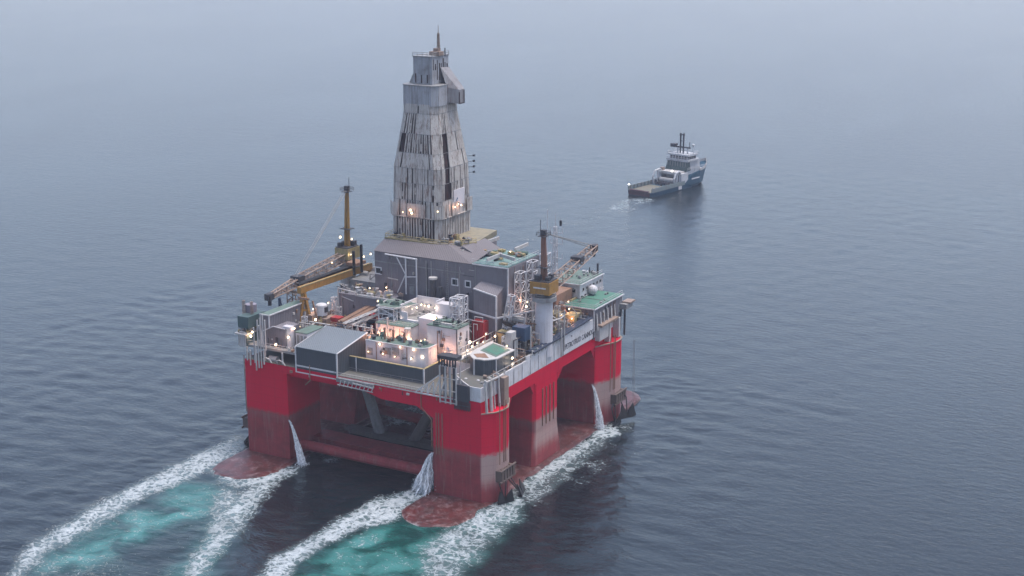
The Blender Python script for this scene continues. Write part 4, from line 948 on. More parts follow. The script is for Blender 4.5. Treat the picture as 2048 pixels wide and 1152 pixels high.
# lifeboat station at forward corner
lf = MB(); lf.box(.2, 2.6, 74.6, 78.6, 30, 31.4); lf.build('boat_cradle', M_grey, RIG)
lf = MB(); lf.box(.6, 3.0, 76, 79.6, 31.4, 31.8); lf.build('boat_deck', M_tan, RIG)
lf = MB(); lf.tube((.7, 75, 30.2), (.7, 75, 24), .2, 6); lf.tube((1.0, 77, 30.2), (1.0, 77, 22), .3, 6); lf.build('boat_post', M_dgrey, RIG)
lf = MB()
for y in (76.6, 77.4): lf.tube((4.0, y, 21), (4.2, y, 2.0), .06, 4)
lf.build('fall_wire', M_grey, RIG)
# stern port corner deck details and exhaust pipes near port crane
ex = MB()
for px, t_, b__ in ((722, 489, 530), (707, 502, 536)):
    a = P(px, t_, x=-60); b_ = P(px, b__, x=-60); ex.tube((-60, a[1], b_[2] - 2), (-60, a[1], a[2]), .4, 8)
ex.build('exhaust_pipe', M_black, RIG)
mk = MB(); mk.box(-64, -53, 38, 58, 36, 38.6); mk.build('port_module', M_grey, RIG)
mk = MB(); mk.box(-63, -56, 33, 38, D, 34); mk.box(-69.5, -64.4, 20, 56, D, 31.6); mk.build('port_side_house', M_grey, RIG)
clutter(-64, -53, 38, 56, 38.6, 22, [M_offw, M_grey, M_brn], 2, 1.6)

def runs(x0, x1, y0, y1, z0, z1, n, mats):
    for k in range(n):
        mb = MB(); y = rnd(y0, y1); x = rnd(x0, x1); z = rnd(z0, z1); r = rnd(.08, .2)
        if random.random() < .5: mb.path([(x, y, D), (x, y, z), (x, min(y + rnd(3, 9), y1 + 1), z), (x, min(y + rnd(3, 9), y1 + 1), z - 1.5)], r, 5)
        else: mb.path([(x, y, D), (x, y, z), (min(x + rnd(3, 8), x1 + 1), y, z), (min(x + rnd(3, 8), x1 + 1), y, z - 1.5)], r, 5)
        mb.build('pipe_run', random.choice(mats), RIG)
def trestle(x, y, z0, z1, w_, mat):
    mb = MB(); mb.truss((x, y, z0), (x, y, z1), w_, w_, max(2, int((z1 - z0) / w_)), .11); mb.build('steel_trestle', mat, RIG)
random.seed(21)
runs(-64, -42, 13, 27, 30.5, 34.5, 26, [M_offw, M_tan, M_brn, M_grey]); runs(-30, -17, 22, 30, 31, 36, 12, [M_offw, M_grey, M_brn]); runs(-12, -2, 20, 33, 30.5, 36, 18, [M_offw, M_tan, M_brn, M_dgrey])
runs(-12, -2, 36, 56, 31, 37, 22, [M_offw, M_tan, M_brn, M_ylw, M_grey])
for x, y, z1 in ((-62, 15, 34), (-57.5, 24, 35), (-52, 14, 33.5), (-60, 25.5, 37), (-47, 20, 34), (-6, 22, 35), (-9, 35, 37), (-4, 41, 36), (-9, 44, 38), (-5, 48, 36.5), (-11, 55, 40)): trestle(x, y, D, z1, 1.1, random.choice([M_offw, M_tan, M_white]))
clutter(-66, -54, 9, 26, D + .03, 90, [M_tan, M_brn, M_offw, M_grey, M_dgrey, M_ylw], 1.8, 3.4)
clutter(-53, -40, 14, 26, D + .03, 70, [M_grey, M_offw, M_dgrey, M_brn, M_redc], 1.8, 3.2)
clutter(-31, -17, 22, 30, D + .03, 60, [M_grey, M_offw, M_dgrey, M_brn], 1.8, 4)
clutter(-12, -1, 27, 58, D + .03, 150, [M_grey, M_offw, M_tan, M_brn, M_dgrey, M_green2], 1.5, 4.0)
clutter(-41, -20, 5.8, 8.8, HR + .05, 30, [M_grey, M_offw, M_brn], 1.2, 1.6)
clutter(-57, -54, 1, 4.6, D, 12, [M_grey, M_offw, M_brn], 1.0, 1.4)
clutter(-63, -44, 26.5, 33, 38.2, 26, [M_ylw, M_grey, M_offw, M_tan, M_dgrey], 1.3, 1.5)
clutter(-50, -38, 37.9, 40.2, 51.7, 14, [M_grey, M_ylw, M_dgrey], 0.9, 1.2)
clutter(-36, -29, 39, 47, 51.7, 22, [M_grey, M_ylw, M_dgrey, M_brn], 1.5, 1.2)
clutter(-28, -13, 35, 49, 49.3, 20, [M_grey, M_ylw, M_green2, M_dgrey], 2.4, .7)
clutter(-16, -9, 67, 79, 37.8, 12, [M_grey, M_green2, M_white], 1.2, .9)
clutter(-7.5, -.2, 60, 75, 33.8, 7, [M_green2, M_grey], 1.0, .6)
for pts in ([(-24.6, 15.8, 37.1), (-15.9, 15.8, 37.1), (-15.9, 21.4, 37.1)], [(-41, 17.3, 34.9), (-30.7, 17.3, 34.9), (-30.7, 25.8, 34.9)], [(-8.3, 58.7, 33.8), (.5, 58.7, 33.8), (.5, 76.3, 33.8)], [(-58.8, 26.1, 38.2), (-43.2, 26.1, 38.2)], [(-22, 33.2, 49.3), (-11.4, 33.2, 49.3), (-11.4, 49.6, 49.3)], [(-70, 1.3, 29), (-57, 1.3, 29)], [(-.1, 60, 29), (-.1, 74.7, 29)], [(-17.4, 66.1, 37.8), (-7.6, 66.1, 37.8), (-7.6, 79.9, 37.8)], [(-40.9, .1, 25.3), (-12, .1, 25.3)]):
    mb = MB(); mb.rail(pts, 1.1, 1.8, .045); mb.build('guard_rail', M_offw, RIG)
def dress_s(x0, x1, y, z0, z1, n, mats):
    for k in range(n):
        mb = MB(); x = rnd(x0 + .3, x1 - 1.2); z = rnd(z0 + .2, z1 - 1.0); q_ = random.random(); mt = random.choice(mats)
        if q_ < .35: mb.box(x, x + rnd(.3, .9), y - rnd(.12, .4), y - .004, z, z + rnd(.3, .9)); nm = 'wall_cabinet'
        elif q_ < .7: mb.tube((x, y - .14, z0), (x, y - .14, z1 - rnd(0, 1.5)), rnd(.05, .1), 5); nm = 'wall_pipe'
        elif q_ < .85: mb.tube((x, y - .16, z), (min(x1 - .1, x + rnd(1.5, 5)), y - .16, z), rnd(.05, .1), 5); nm = 'wall_pipe'
        else: mb.box(x, x + .85, y - .08, y - .004, z0 + .2, z0 + 2.2); nm = 'door'
        mb.build(nm, mt, RIG)
def dress_e(x, y0, y1, z0, z1, n, mats):
    for k in range(n):
        mb = MB(); y = rnd(y0 + .3, y1 - 1.2); z = rnd(z0 + .2, z1 - 1.0); q_ = random.random(); mt = random.choice(mats)
        if q_ < .4: mb.box(x + .004, x + rnd(.12, .4), y, y + rnd(.3, .9), z, z + rnd(.3, .9)); nm = 'wall_cabinet'
        elif q_ < .8: mb.tube((x + .14, y, z0), (x + .14, y, z1 - rnd(0, 1.5)), rnd(.05, .1), 5); nm = 'wall_pipe'
        else: mb.box(x + .004, x + .08, y, y + .85, z0 + .2, z0 + 2.2); nm = 'door'
        mb.build(nm, mt, RIG)
mg = [M_grey, M_offw, M_brn, M_dgrey]
dress_s(-38.6, -23.6, 9, 29.2, 32.5, 16, mg); dress_s(-41, -30.6, 17.2, 30.5, 34.6, 9, mg); dress_s(-24.6, -15.9, 15.7, 29.5, 36.5, 11, mg); dress_e(-15.9, 15.7, 21.5, 30, 36.5, 7, mg)
dress_s(-51.9, -20, 33, 38.5, 48.8, 26, [M_grey, M_dgrey, M_dark, M_offw]); dress_e(-11.3, 33, 49.8, 34, 49, 18, mg); dress_s(-58.9, -43, 26, 31, 38, 14, [M_grey, M_dgrey, M_dark]); dress_s(-36.4, -25, 21.5, 30, 35.4, 10, mg)
dress_s(-8.2, .4, 58.8, 29, 33.4, 6, mg); dress_e(.4, 60, 76, 29, 33.4, 12, mg); dress_s(-17.5, -7.5, 66, 33, 37.4, 8, mg); dress_e(-7.5, 66, 80, 29.5, 35, 10, mg)
dress_s(-16, -9, 50, 29.2, 33, 6, mg); dress_e(-64.2, 4, 18, 30, 36.5, 8, mg); dress_s(-66.2, -59, 3, 29.4, 32.2, 5, mg); dress_s(-56, -3, -.03, 23.8, 25.3, 14, [M_brn, M_offw, M_dgrey])
# ------------------------------------------------------------------ deck things that lift off
def place_mesh(mb, name, mat, loc, label, cat, group=None):
    o = mb.build(name, mat); o.location = loc; return tag(o, label, cat, group)
rc = thing('container', 'tall red shipping container between the white tank house and the grey tower house', 'container', (-16.4, 28.0, D + .03))
mb = MB(); mb.box(-1.7, 1.7, -1.6, 1.6, 0, 7.2)
for k in range(9): mb.box(-1.6 + k * .38, -1.45 + k * .38, -1.68, -1.6, .3, 6.9)
mb.build('body', M_redc, rc, world=False)
mb = MB(); mb.bar((-1.75, -1.7, 7.3), (1.75, -1.7, 7.3), .14); mb.path([(-1.2, -1, 7.2), (-1.2, -1, 8.2), (1.2, -1, 8.2), (1.2, -1, 7.2)], .1, 4); mb.build('frame', M_offw, rc, world=False)
tk = thing('tank', 'round white tank with a dark hatch perched near the yellow gantry leg', 'tank', (-61.2, 21.4, 33.0))
mb = MB(); mb.tube((0, 0, 0), (0, 0, 2.7), 1.5, 16); mb.sphere((0, 0, 2.7), 1.45, 16, 8, .3); mb.build('shell', M_white, tk, world=False)
mb = MB(); mb.box(1.35, 1.65, -.6, .6, .9, 2.3); mb.build('hatch', M_dgrey, tk, world=False)
mb = MB()
for sx in (-.9, .9):
    for sy in (-.9, .9): mb.tube((sx, sy, -1.6), (sx, sy, .1), .12, 5)
mb.build('stand', M_grey, tk, world=False)

# cranes
def crane(base, z0, zc, heading, boom_tip, mast_h, label, pedmat, cabmat, boommat, cab_w, stripe=False, boomroot=2.0, boom_w=1.9, mastmat=None, long_jib=False):
    cr = thing('pedestal_crane', label, 'crane', (base[0], base[1], z0), 0, 'pedestal cranes')
    o = Vector((base[0], base[1], z0)); loc = lambda p_: Vector(p_) - o
    mb = MB(); mb.tube((0, 0, 0), (0, 0, zc - z0 - .8), 2.25, 20); ped = mb.build('pedestal', pedmat, cr, world=False)
    mb = MB(); mb.tube((0, 0, zc - z0 - 1.6), (0, 0, zc - z0 - .5), 3.2, 20); mb.rail([(3 * math.cos(a), 3 * math.sin(a), zc - z0 - .5) for a in [k * math.pi / 5 for k in range(11)]], 1, 2, .06); mb.build('collar', M_grey, cr, world=False)
    mb = MB(); mb.tube((0, 0, zc - z0 - .8), (0, 0, zc - z0 + .4), 1.9, 16); mb.build('slewing_ring', M_black, cr, world=False)
    d = Vector((boom_tip[0] - base[0], boom_tip[1] - base[1], 0)).normalized(); n = Vector((-d.y, d.x, 0)); up = Vector((0, 0, 1)); zb = zc - z0 + .4
    def obox(mb, c, l, w_, h):
        c = Vector(c); vs = []
        for z in (0, h):
            for s1, s2 in ((-1, -1), (1, -1), (1, 1), (-1, 1)): v = c + d * s1 * l / 2 + n * s2 * w_ / 2 + up * z; vs.append(tuple(v))
        mb.add(vs, [(0, 3, 2, 1), (4, 5, 6, 7), (0, 1, 5, 4), (1, 2, 6, 5), (2, 3, 7, 6), (3, 0, 4, 7)])
    mb = MB(); obox(mb, (0, 0, zb), 5.4, cab_w, 3.1); hs_ = mb.build('machinery_house', cabmat, cr, world=False)
    mb = MB(); obox(mb, (0, 0, zb + 3.1), 5, cab_w - .4, .3); obox(mb, -d * 1.5 + n * 1 + up * (zb + 3.4), 1.4, 1.4, 1.3); obox(mb, -d * 1 - n * 1.6 + up * (zb + 3.4), 1.6, 1, 1.0); obox(mb, d * 1.6 - n * 1.2 + up * (zb + 3.4), 1.2, 1, 1.1); mb.build('winch', M_dgrey, cr, world=False)
    if stripe:
        mb = MB(); obox(mb, -d * 2.75 + up * (zb + 1.5), .08, cab_w * .62, .35); mb.build('stripe', M_white, cr, world=False)
    mt = mastmat or M_brn; top = -d * .6 + up * (zb + mast_h)
    mb = MB(); mb.tube(n * .55 + up * (zb + 2.5), top + n * .28, .48, 8, .33); mb.tube(-n * .55 + up * (zb + 2.5), top - n * .28, .48, 8, .33); mb.bar(-d * .5 + up * (zb + 3), -d * .6 + up * (zb + mast_h * .95), .8, .5); mb.build('mast', mt, cr, world=False)
    mb = MB(); obox(mb, top - up * .6, 1.1, 1.2, 1.3); obox(mb, top - up * .9, 2.4, 2.2, .12); mb.tube(top + n * .8, top + n * .8 + up * 3.2, .09, 5); mb.rail([tuple(top + d * a + n * b_ - up * .75) for a, b_ in ((-1.4, -1.3), (1.4, -1.3), (1.4, 1.3), (-1.4, 1.3), (-1.4, -1.3))], 1, 1.5, .06)
    obox(mb, -d * .2 + up * (zb + mast_h * .42), 2.6, 3.2, .15); mb.build('mast_head', M_dgrey, cr, world=False)
    root = d * boomroot + up * (zb + .6); tip = loc(boom_tip)
    mb = MB()
    if long_jib:
        mid = root.lerp(tip, .62); mb.truss(root, mid, 2.4, 2.2, 11, .2, 2.4, 2.4); mb.truss(mid, tip, 2.2, 2.2, 6, .22, 1.1, 1.0)
    else: mb.truss(root, tip, boom_w, 2.6, 9, .2, boom_w * .8, 1.6)
    bm = mb.build('boom', boommat, cr, world=False)
    mb = MB(); v = (tip - root).normalized()
    obox(mb, tip - up * .8, 2.4, 1.4, 1.7); mb.tube(tip + n * .9, tip - n * .9, .9, 10); obox(mb, tip - up * 2.4, .7, .7, 1.4); mb.build('boom_head', M_dgrey, cr, world=False)
    mb = MB(); obox(mb, root.lerp(tip, .63) + up * .2, 2.6, 2.9, 1.4); mb.build('boom_joint', M_dgrey, cr, world=False)
    mb = MB()
    for s1 in (-.5, .5):
        mb.tube(top + n * s1, (root.lerp(tip, .68 if long_jib else .95)) + n * s1 + up * 1.2, .07, 4)
        mb.tube(top + n * s1 * .4, (root.lerp(tip, .66 if long_jib else .9)) + n * s1 * .4 + up * 1.2, .06, 4)
    mb.build('luffing_wire', M_grey, cr, world=False)
    return cr, obox, d, n
crane((-1.6, 34.2), 27.5, 43.6, 0, (-3.4, 66.0, 48.6), 15.4, 'starboard crane with ochre cab box on a tall white pedestal and its boom laid forward', M_wall, M_yel, M_tan, 5.4, True, mastmat=paint('brown_mast', (0.17, 0.085, 0.06), (0.14, 0.08, 0.06), .6, .6, .5), boom_w=2.6)
crane((-69.5, 45.2), 29, 42.0, 0, (-71.0, 12.2, 38.8), 19.5, 'port crane with ochre mast and long lattice boom hanging down towards the stern', M_offw, M_ylw, M_tan, 4.6, False, mastmat=M_yel, long_jib=True)
# gantry crane
gc = thing('gantry_crane', 'yellow gantry crane with a long girder over the port deck beside the tower house', 'gantry crane', (-64, 32, 31.6))
mb = MB(); mb.bar((-64, 15.8, 40.6), (-64, 48.4, 40.0), 1.3, 1.6); mb.build('girder', M_yel, gc)
mb = MB(); mb.bar((-63.4, 16, 41.55), (-63.4, 48, 40.95), .25, .25); mb.build('girder_flange', M_ylw, gc)
for y, zt in ((17.6, 39.8), (47.6, 39.2)):
    mb = MB(); mb.bar((-64.6, y - 1.6, 31.6), (-64, y, zt), .9, .8); mb.bar((-63.4, y + 1.6, 31.6), (-64, y, zt), .9, .8); mb.bar((-64.4, y - 1, 34.8), (-63.6, y + 1, 34.8), .5, .5); mb.build('leg', M_yel, gc)
mb = MB(); mb.bar((-61.0, 15.8, 38.6), (-64.2, 15.8, 38.6), .5, .5); mb.bar((-57.8, 16.5, 29.2), (-60, 16, 38.2), .35, .35); mb.build('side_stay', M_brn, gc)
mb = MB()
for k in range(3): mb.tube((-65.2 - .4 * k, 17 + k, 41.6), (-65.2 - .4 * k, 45, 41.4), .34, 6)
mb.bar((-65.6, 22, 41.2), (-65.6, 46, 40.9), 1.0, .3); mb.build('drag_chain', M_black, gc)
mb = MB(); mb.box(-66.4, -62.8, 40, 44.5, 41.8, 42.6); mb.build('trolley', M_brn, gc)
# boom rest (trestle) below port boom + blue struts
br_ = thing('boom_rest', 'tan trestle standing under the lowered port crane boom', 'trestle', (-71.0, 22, 29))
mb = MB(); mb.truss((-70.6, 22, 29.2), (-70.6, 22, 37.6), 2.8, 2.4, 4, .18); mb.bar((-73, 22, 37.9), (-67, 22, 37.9), .7, .6); mb.build('frame', M_tan, br_)
mb = MB(); mb.tube((-71.6, 17, 30.5), (-71.2, 16.6, 37.2), .18, 5); mb.tube((-71.2, 16.6, 37.2), (-69.6, 17.5, 30.4), .18, 5); mb.tube((-71.4, 16.8, 34.6), (-71.2, 16.6, 37.4), .42, 6); mb.build('blue_strut', M_blue, br_)

# ------------------------------------------------------------------ anchors
def anchor(loc, rz, tilt, label, s=1.0):
    a_ = thing('anchor', label, 'anchor', loc, rz, 'anchors hung on the column racks')
    mb = MB(); R = Matrix.Rotation(tilt, 3, 'X')
    def T(p_): return tuple(R @ (Vector(p_) * s))
    mb.tube(T((0, 0, 0)), T((-1.1, 0, 5.2)), .2, 6, .16); mb.tube(T((0, 0, 0)), T((1.1, 0, 5.2)), .2, 6, .16); 
    mb.tube(T((-1.1, 0, 5.2)), T((0, 0, 6.6)), .18, 6); mb.tube(T((1.1, 0, 5.2)), T((0, 0, 6.6)), .18, 6); mb.build('shank', M_black, a_, world=False)
    for sx in (-1, 1):
        mb = MB(); vs = [T(p_) for p_ in ((0, -.3, -.4), (sx * 2.6, -.7, -.2), (sx * 1.9, -1.5, 3.4), (sx * .5, -.9, 1.6), (0, .3, -.3), (sx * 2.6, -.3, 0), (sx * 1.9, -1.2, 3.3), (sx * .5, -.5, 1.7))]
        mb.add(vs, [(0, 1, 2, 3), (7, 6, 5, 4), (0, 4, 5, 1), (1, 5, 6, 2), (2, 6, 7, 3), (3, 7, 4, 0)]); mb.build('fluke', M_black, a_, world=False)
    mb = MB(); mb.tube(T((-2.3, 0, -.2)), T((2.3, 0, -.2)), .3, 7); mb.build('stock', M_black, a_, world=False)
    return a_
anchor((4.6, 3.2, .6), math.radians(60), math.radians(-14), 'black anchor hanging at the near starboard column, closest to the stern end', .86)
anchor((5.4, 10.0, .2), math.radians(110), math.radians(-38), 'black anchor lying low in foam forward of the near starboard column', .9)
anchor((5.8, 69.5, 1.2), math.radians(60), math.radians(-24), 'black anchor on the far starboard column, high against the open sea', 1.0)
anchor((4.6, 64.5, .2), math.radians(90), math.radians(-8), 'black anchor half sunk in spray beside the far water jet', .9)
anchor((-74.4, 5.0, .6), math.radians(-70), math.radians(-48), 'black anchor leaning out from the port stern column above the foam', .92)

# ------------------------------------------------------------------ water jets
def jet_mat():
    m, t, b = nodes('falling_water'); g = t.nodes.new('ShaderNodeNewGeometry').outputs['Position']
    n1 = noise(t, g, 1.0, 5, .7, .3, (4, 4, 1.0))
    L(t, mix(t, n1, (.55, .58, .61), (.80, .82, .84)), b.inputs['Base Color']); b.inputs['Roughness'].default_value = .5
    L(t, math_(t, 'MULTIPLY', ramp(t, n1, .3, .65), .6), b.inputs['Alpha']); return m
M_jet = jet_mat()
def jet(pts, r0, r1, label, flat=1.0, seed=1):
    rs_ = random.Random(seed); mb = MB()
    for s_ in range(80):
        rings = []; off = Vector((rs_.gauss(0, .6), rs_.gauss(0, .6), 0)); K = 14; st = rs_.uniform(0, .25) if s_ > 6 else 0; en = rs_.uniform(.7, 1.0) if s_ % 2 else 1.0
        ph = rs_.uniform(0, 6)
        for k in range(K + 1):
            t_ = st + (en - st) * k / K; f_ = min(t_, .9999) * (len(pts) - 1); i = min(int(f_), len(pts) - 2); p_ = Vector(pts[i]).lerp(Vector(pts[i + 1]), f_ - i)
            R_ = r0 + (r1 - r0) * t_ ** 1.2; r = R_ * rs_.uniform(.07, .17) * (1 if 0 < k < K else .3)
            p_ = p_ + off * R_ * (.6 + .5 * t_) + Vector((math.sin(ph + k * .9), math.cos(ph + k * 1.3), 0)) * R_ * .12
            rings.append([(p_.x + r * math.cos(a) * flat, p_.y + r * math.sin(a), p_.z) for a in [2 * math.pi * j / 5 for j in range(5)]])
        mb.loft(rings)
    e_ = Vector(pts[-1])
    for k in range(150):
        a = rs_.uniform(0, 6.28); q_ = abs(rs_.gauss(0, 1)) * r1 * 1.1; h_ = abs(rs_.gauss(0, 1)) * r1 * .8
        c_ = e_ + Vector((q_ * math.cos(a), q_ * math.sin(a), h_)); u = rs_.uniform(.05, .16); mb.sphere(tuple(c_), u, 5, 4)
    o = mb.build('water_jet', M_jet); tag(o, label, 'water jet')
    for p_ in o.data.polygons: p_.use_smooth = True
    return o
def arc(a, b_, n=7):
    a, b_ = Vector(a), Vector(b_); out = []
    for k in range(n + 1):
        t_ = k / n; out.append((a.x + (b_.x - a.x) * (t_ ** .75), a.y + (b_.y - a.y) * (t_ ** .75), a.z + (b_.z - a.z) * t_ ** 1.25))
    return out
a0 = P(575, 836, x=-57.3); a1 = P(604, 930, z=.3); jet(arc(a0, a1), (.28), .95, 'thin white water jet pouring from the port stern column', seed=2)
a0 = P(867, 903, y=.2); a1 = P(846, 985, z=.3); jet(arc((a0[0], -.2, a0[2]), a1), .45, 2.2, 'broad white water jet gushing from the near starboard column', seed=3)
a0 = P(1184, 768, y=60.4); a1 = P(1201, 858, z=.3); jet(arc(a0, a1), .3, .8, 'thin white water jet falling beside the far starboard column', seed=4)

# ------------------------------------------------------------------ flood lights (fixtures welded on the rig; parts)
HEADS = {}
def lamp(px, py, power=0, white=False, r=.24, **k):
    p_ = Vector(P(px, py, **k)); o = p_
    mb = MB(); mb.box(o.x - .25, o.x + .25, o.y + .05, o.y + .3, o.z - .1, o.z + .35); h = mb.build('floodlight', M_grey, RIG)
    mb = MB(); mb.sphere((o.x, o.y - .12, o.z), r, 8, 6); mb.build('lamp_glass', M_lampw if white and power > 60 else random.choice(M_lamps), h)
    if power:
        ld = bpy.data.lights.new('flood_glow', 'POINT'); ld.energy = power; ld.color = (1, .80, .62) if white else (1, .47, .27); ld.shadow_soft_size = .3
        lo_ = bpy.data.objects.new('flood_glow', ld); COL.objects.link(lo_); lo_.parent = h; lo_.location = Vector((o.x, o.y - .7, o.z)) - ORG[h.name]
LW = 520
for (px, py, pw, wh, k) in (
    # machinery house face
    (737, 703, 60, 0, dict(y=8.7)), (766, 707, 70, 0, dict(y=8.7)), (790, 713, 70, 0, dict(y=8.7)), (823, 717, 60, 1, dict(y=8.7)), (846, 714, 40, 1, dict(y=9.6)),
    (760, 688, 60, 0, dict(y=8.8)), (801, 694, 60, 0, dict(y=8.8)), (828, 699, 60, 0, dict(y=8.8)),
    # pink wall lamps
    (760, 672, 900, 0, dict(y=16.2)), (796, 677, 1100, 0, dict(y=16.0)), (822, 679, 500, 0, dict(y=16.0)), (842, 682, 120, 1, dict(y=15)), (850, 679, 80, 1, dict(y=15)),
    # tank house foot
    (869, 704, 1100, 0, dict(y=14.2)), (890, 706, 700, 0, dict(y=14.2)), (700, 713, 150, 0, dict(y=7.5)), (695, 748, 60, 0, dict(y=3.6)),
    # upper enclosure
    (806, 634, 160, 1, dict(y=22.4)), (825, 618, 160, 1, dict(y=24)), (834, 615, 0, 1, dict(y=25)), (843, 609, 60, 1, dict(y=29)), (850, 611, 60, 1, dict(y=29)), (858, 612, 60, 1, dict(y=29)), (871, 616, 140, 1, dict(y=26)), (870, 636, 120, 0, dict(y=22)), (756, 602, 40, 1, dict(y=19.6)),
    # pipe rack to starboard
    (935, 701, 120, 1, dict(x=-12.5)), (945, 693, 60, 0, dict(x=-12.5)), (955, 686, 120, 1, dict(x=-12.4)), (967, 684, 60, 1, dict(x=-12)), (972, 668, 120, 0, dict(x=-13)), (922, 709, 60, 1, dict(x=-14)), (940, 684, 60, 0, dict(x=-13.5)), (990, 672, 160, 0, dict(y=25)), (1014, 692, 60, 0, dict(x=-4)),
    (1025, 716, 60, 1, dict(x=-1.2)), (1027, 727, 120, 1, dict(x=-1.2)), (1050, 675, 120, 0, dict(x=-2.4)),
    # lattice / crane foot
    (1041, 600, 200, 0, dict(x=-9)), (1055, 604, 60, 1, dict(x=-8)), (1053, 613, 100, 0, dict(x=-8)), (1065, 592, 0, 1, dict(x=-4.4)), (1072, 593, 40, 0, dict(x=-4)), (1107, 588, 80, 1, dict(x=-1)),
    (1137, 603, 160, 0, dict(x=-6)), (1139, 618, 200, 0, dict(x=-5)), (1124, 629, 60, 1, dict(x=-4)), (1144, 637, 200, 0, dict(x=-2.6)), (1021, 503, 30, 0, dict(z=51)),
    # port corner
    (505, 664, 60, 1, dict(y=2)), (502, 672, 120, 0, dict(y=2)), (552, 689, 220, 0, dict(y=1)), (577, 674, 80, 1, dict(y=3)), (589, 657, 60, 0, dict(y=5)),
    (574, 623, 100, 1, dict(y=16)), (590, 626, 80, 1, dict(y=16)), (575, 641, 60, 1, dict(y=15)), (588, 635, 60, 1, dict(y=16)), (600, 653, 40, 1, dict(y=12)), (627, 618, 120, 0, dict(y=22)), (641, 612, 160, 0, dict(y=23)), (657, 606, 200, 0, dict(y=24)), (632, 639, 30, 1, dict(y=18)),
    (719, 623, 30, 0, dict(y=25)), (739, 577, 160, 0, dict(y=32)), (773, 575, 120, 0, dict(y=31)), (690, 720, 30, 0, dict(y=5)),
    (681, 474, 0, 1, dict(x=-70)), (704, 478, 60, 1, dict(x=-70)), (702, 509, 60, 1, dict(x=-67)), (728, 513, 60, 1, dict(x=-60)), (742, 508, 60, 1, dict(x=-58)), (664, 525, 0, 1, dict(x=-70)),
    # derrick
    (806, 424, 90, 0, dict(y=39.4)), (824, 426, 130, 0, dict(y=39.4)), (821, 420, 0, 0, dict(y=40.1)), (911, 414, 110, 0, dict(x=-35.2)), (923, 410, 170, 0, dict(x=-35.2)), (917, 407, 0, 0, dict(x=-35.7)), (876, 423, 0, 0, dict(y=40.1))):
    lamp(px, py, pw * (.35 if pw < 200 else .42), bool(wh), random.choice((.14, .18, .22, .28)), **k)

for mb_, mt_ in REST.values():
    o_ = mb_.build('small_fittings', mt_, RIG); o_['kind'] = 'stuff'
# ------------------------------------------------------------------ tow ship
SH_ = thing('tow_ship', 'blue hulled tug with white bridge and brown working deck steaming ahead of the rig', 'ship', (-115.4, 382, 0), math.atan2(53, 10.2))
M_blueh = paint('ship_blue', (0.003, 0.040, 0.070), (0.02, 0.03, 0.04), .4, .4, .3)
M_maroon = paint('ship_maroon', (0.055, 0.022, 0.028))
M_sw = paint('ship_white', (0.36, 0.36, 0.37), (0.15, 0.14, 0.13), .6, .5, .5)
M_sdeck = paint('ship_deck', (0.12, 0.105, 0.08), (0.09, 0.11, 0.08), .9, .7, .3, streak=False)
def station(x, hb, hk, zt): # 8 point hull ring
    return [(x, -hb, zt), (x, -hb * .98, 1.2), (x, -hk, -1.5), (x, -hk * .5, -3), (x, hk * .5, -3), (x, hk, -1.5), (x, hb * .98, 1.2), (x, hb, zt)]
mb = MB(); mb.loft([station(-27, 6.6, 5.5, 2.2), station(-20, 7, 6.3, 2.2), station(-5, 7, 6.5, 2.2), station(2, 7, 6.5, 2.6), station(8, 7, 6.3, 6.3), station(16, 6.6, 4.6, 7.2), [(22 if i in (0, 7) else 20.6, y, z) for i, (x, y, z) in enumerate(station(22, 5.4, 2.3, 7.6))], [(26.5 if i in (0, 7) else 23.4, y, z) for i, (x, y, z) in enumerate(station(26.5, 3.6, .7, 8.6))], [(31.4 if i in (0, 7) else 25.0, y, z) for i, (x, y, z) in enumerate(station(28, .4, .1, 9.6))]])
mb.build('hull', M_blueh, SH_, world=False)
mb = MB(); mb.box(-27.05, -9, -6.2, 6.2, 2.21, 2.3); mb.build('working_deck', M_sdeck, SH_, world=False)
mb = MB(); mb.box(-27.15, -27.0, -6.2, 6.2, .2, 2.1); mb.tube((-27, -5.5, 2.6), (-27, 5.5, 2.6), .5, 8); mb.build('stern_roller', M_maroon, SH_, world=False)
mb = MB()
for s in (-1, 1):
    mb.box(-26.4, 2, s * 6.9 - .15, s * 6.9 + .15, 2.2, 4.2)
    for k in range(9): mb.box(-25 + k * 3, -24.6 + k * 3, s * 6.4 - .2, s * 6.4 + .2, 2.2, 4.4)
mb.build('bulwark', paint('ship_grey_green', (0.12, 0.15, 0.15), (0.15, 0.08, 0.06), .6), SH_, world=False)
mb = MB(); mb.box(-1, 9, -5.2, 5.2, 2.3, 5.6); mb.box(-5.5, -1, -5, 5, 2.3, 3.2); mb.build('winch_deck', M_dgrey, SH_, world=False)
mb = MB(); mb.tube((-3, -4.2, 4.2), (-3, 4.2, 4.2), 1.4, 12); mb.tube((1, -4.4, 6.4), (1, 4.4, 6.4), 1.3, 12); mb.build('tow_winch', M_grey, SH_, world=False)
mb = MB(); mb.box(-1.5, 4, -5.2, 5.2, 7.2, 8.4); mb.build('winch_shelter', M_offw, SH_, world=False)
mb = MB()
for s in (-1, 1):
    mb.path([(-6, s * 6.2, 2.3), (-6.6, s * 6.4, 6), (-5.2, s * 6.2, 8.6), (-1.5, s * 5.6, 9.2), (1, s * 5.4, 7.4)], .5, 6); mb.tube((-3.5, s * 5.8, 2.4), (-3, s * 5.8, 8.8), .4, 6); mb.box(-1, 5, s * 5.2, s * 6.9, 3.0, 7.8)
mb.build('deck_crane_arm', M_sw, SH_, world=False)
mb = MB(); mb.box(5, 17.5, -5.7, 5.7, 6.4, 8.8); mb.build('forecastle_house', M_sw, SH_, world=False)
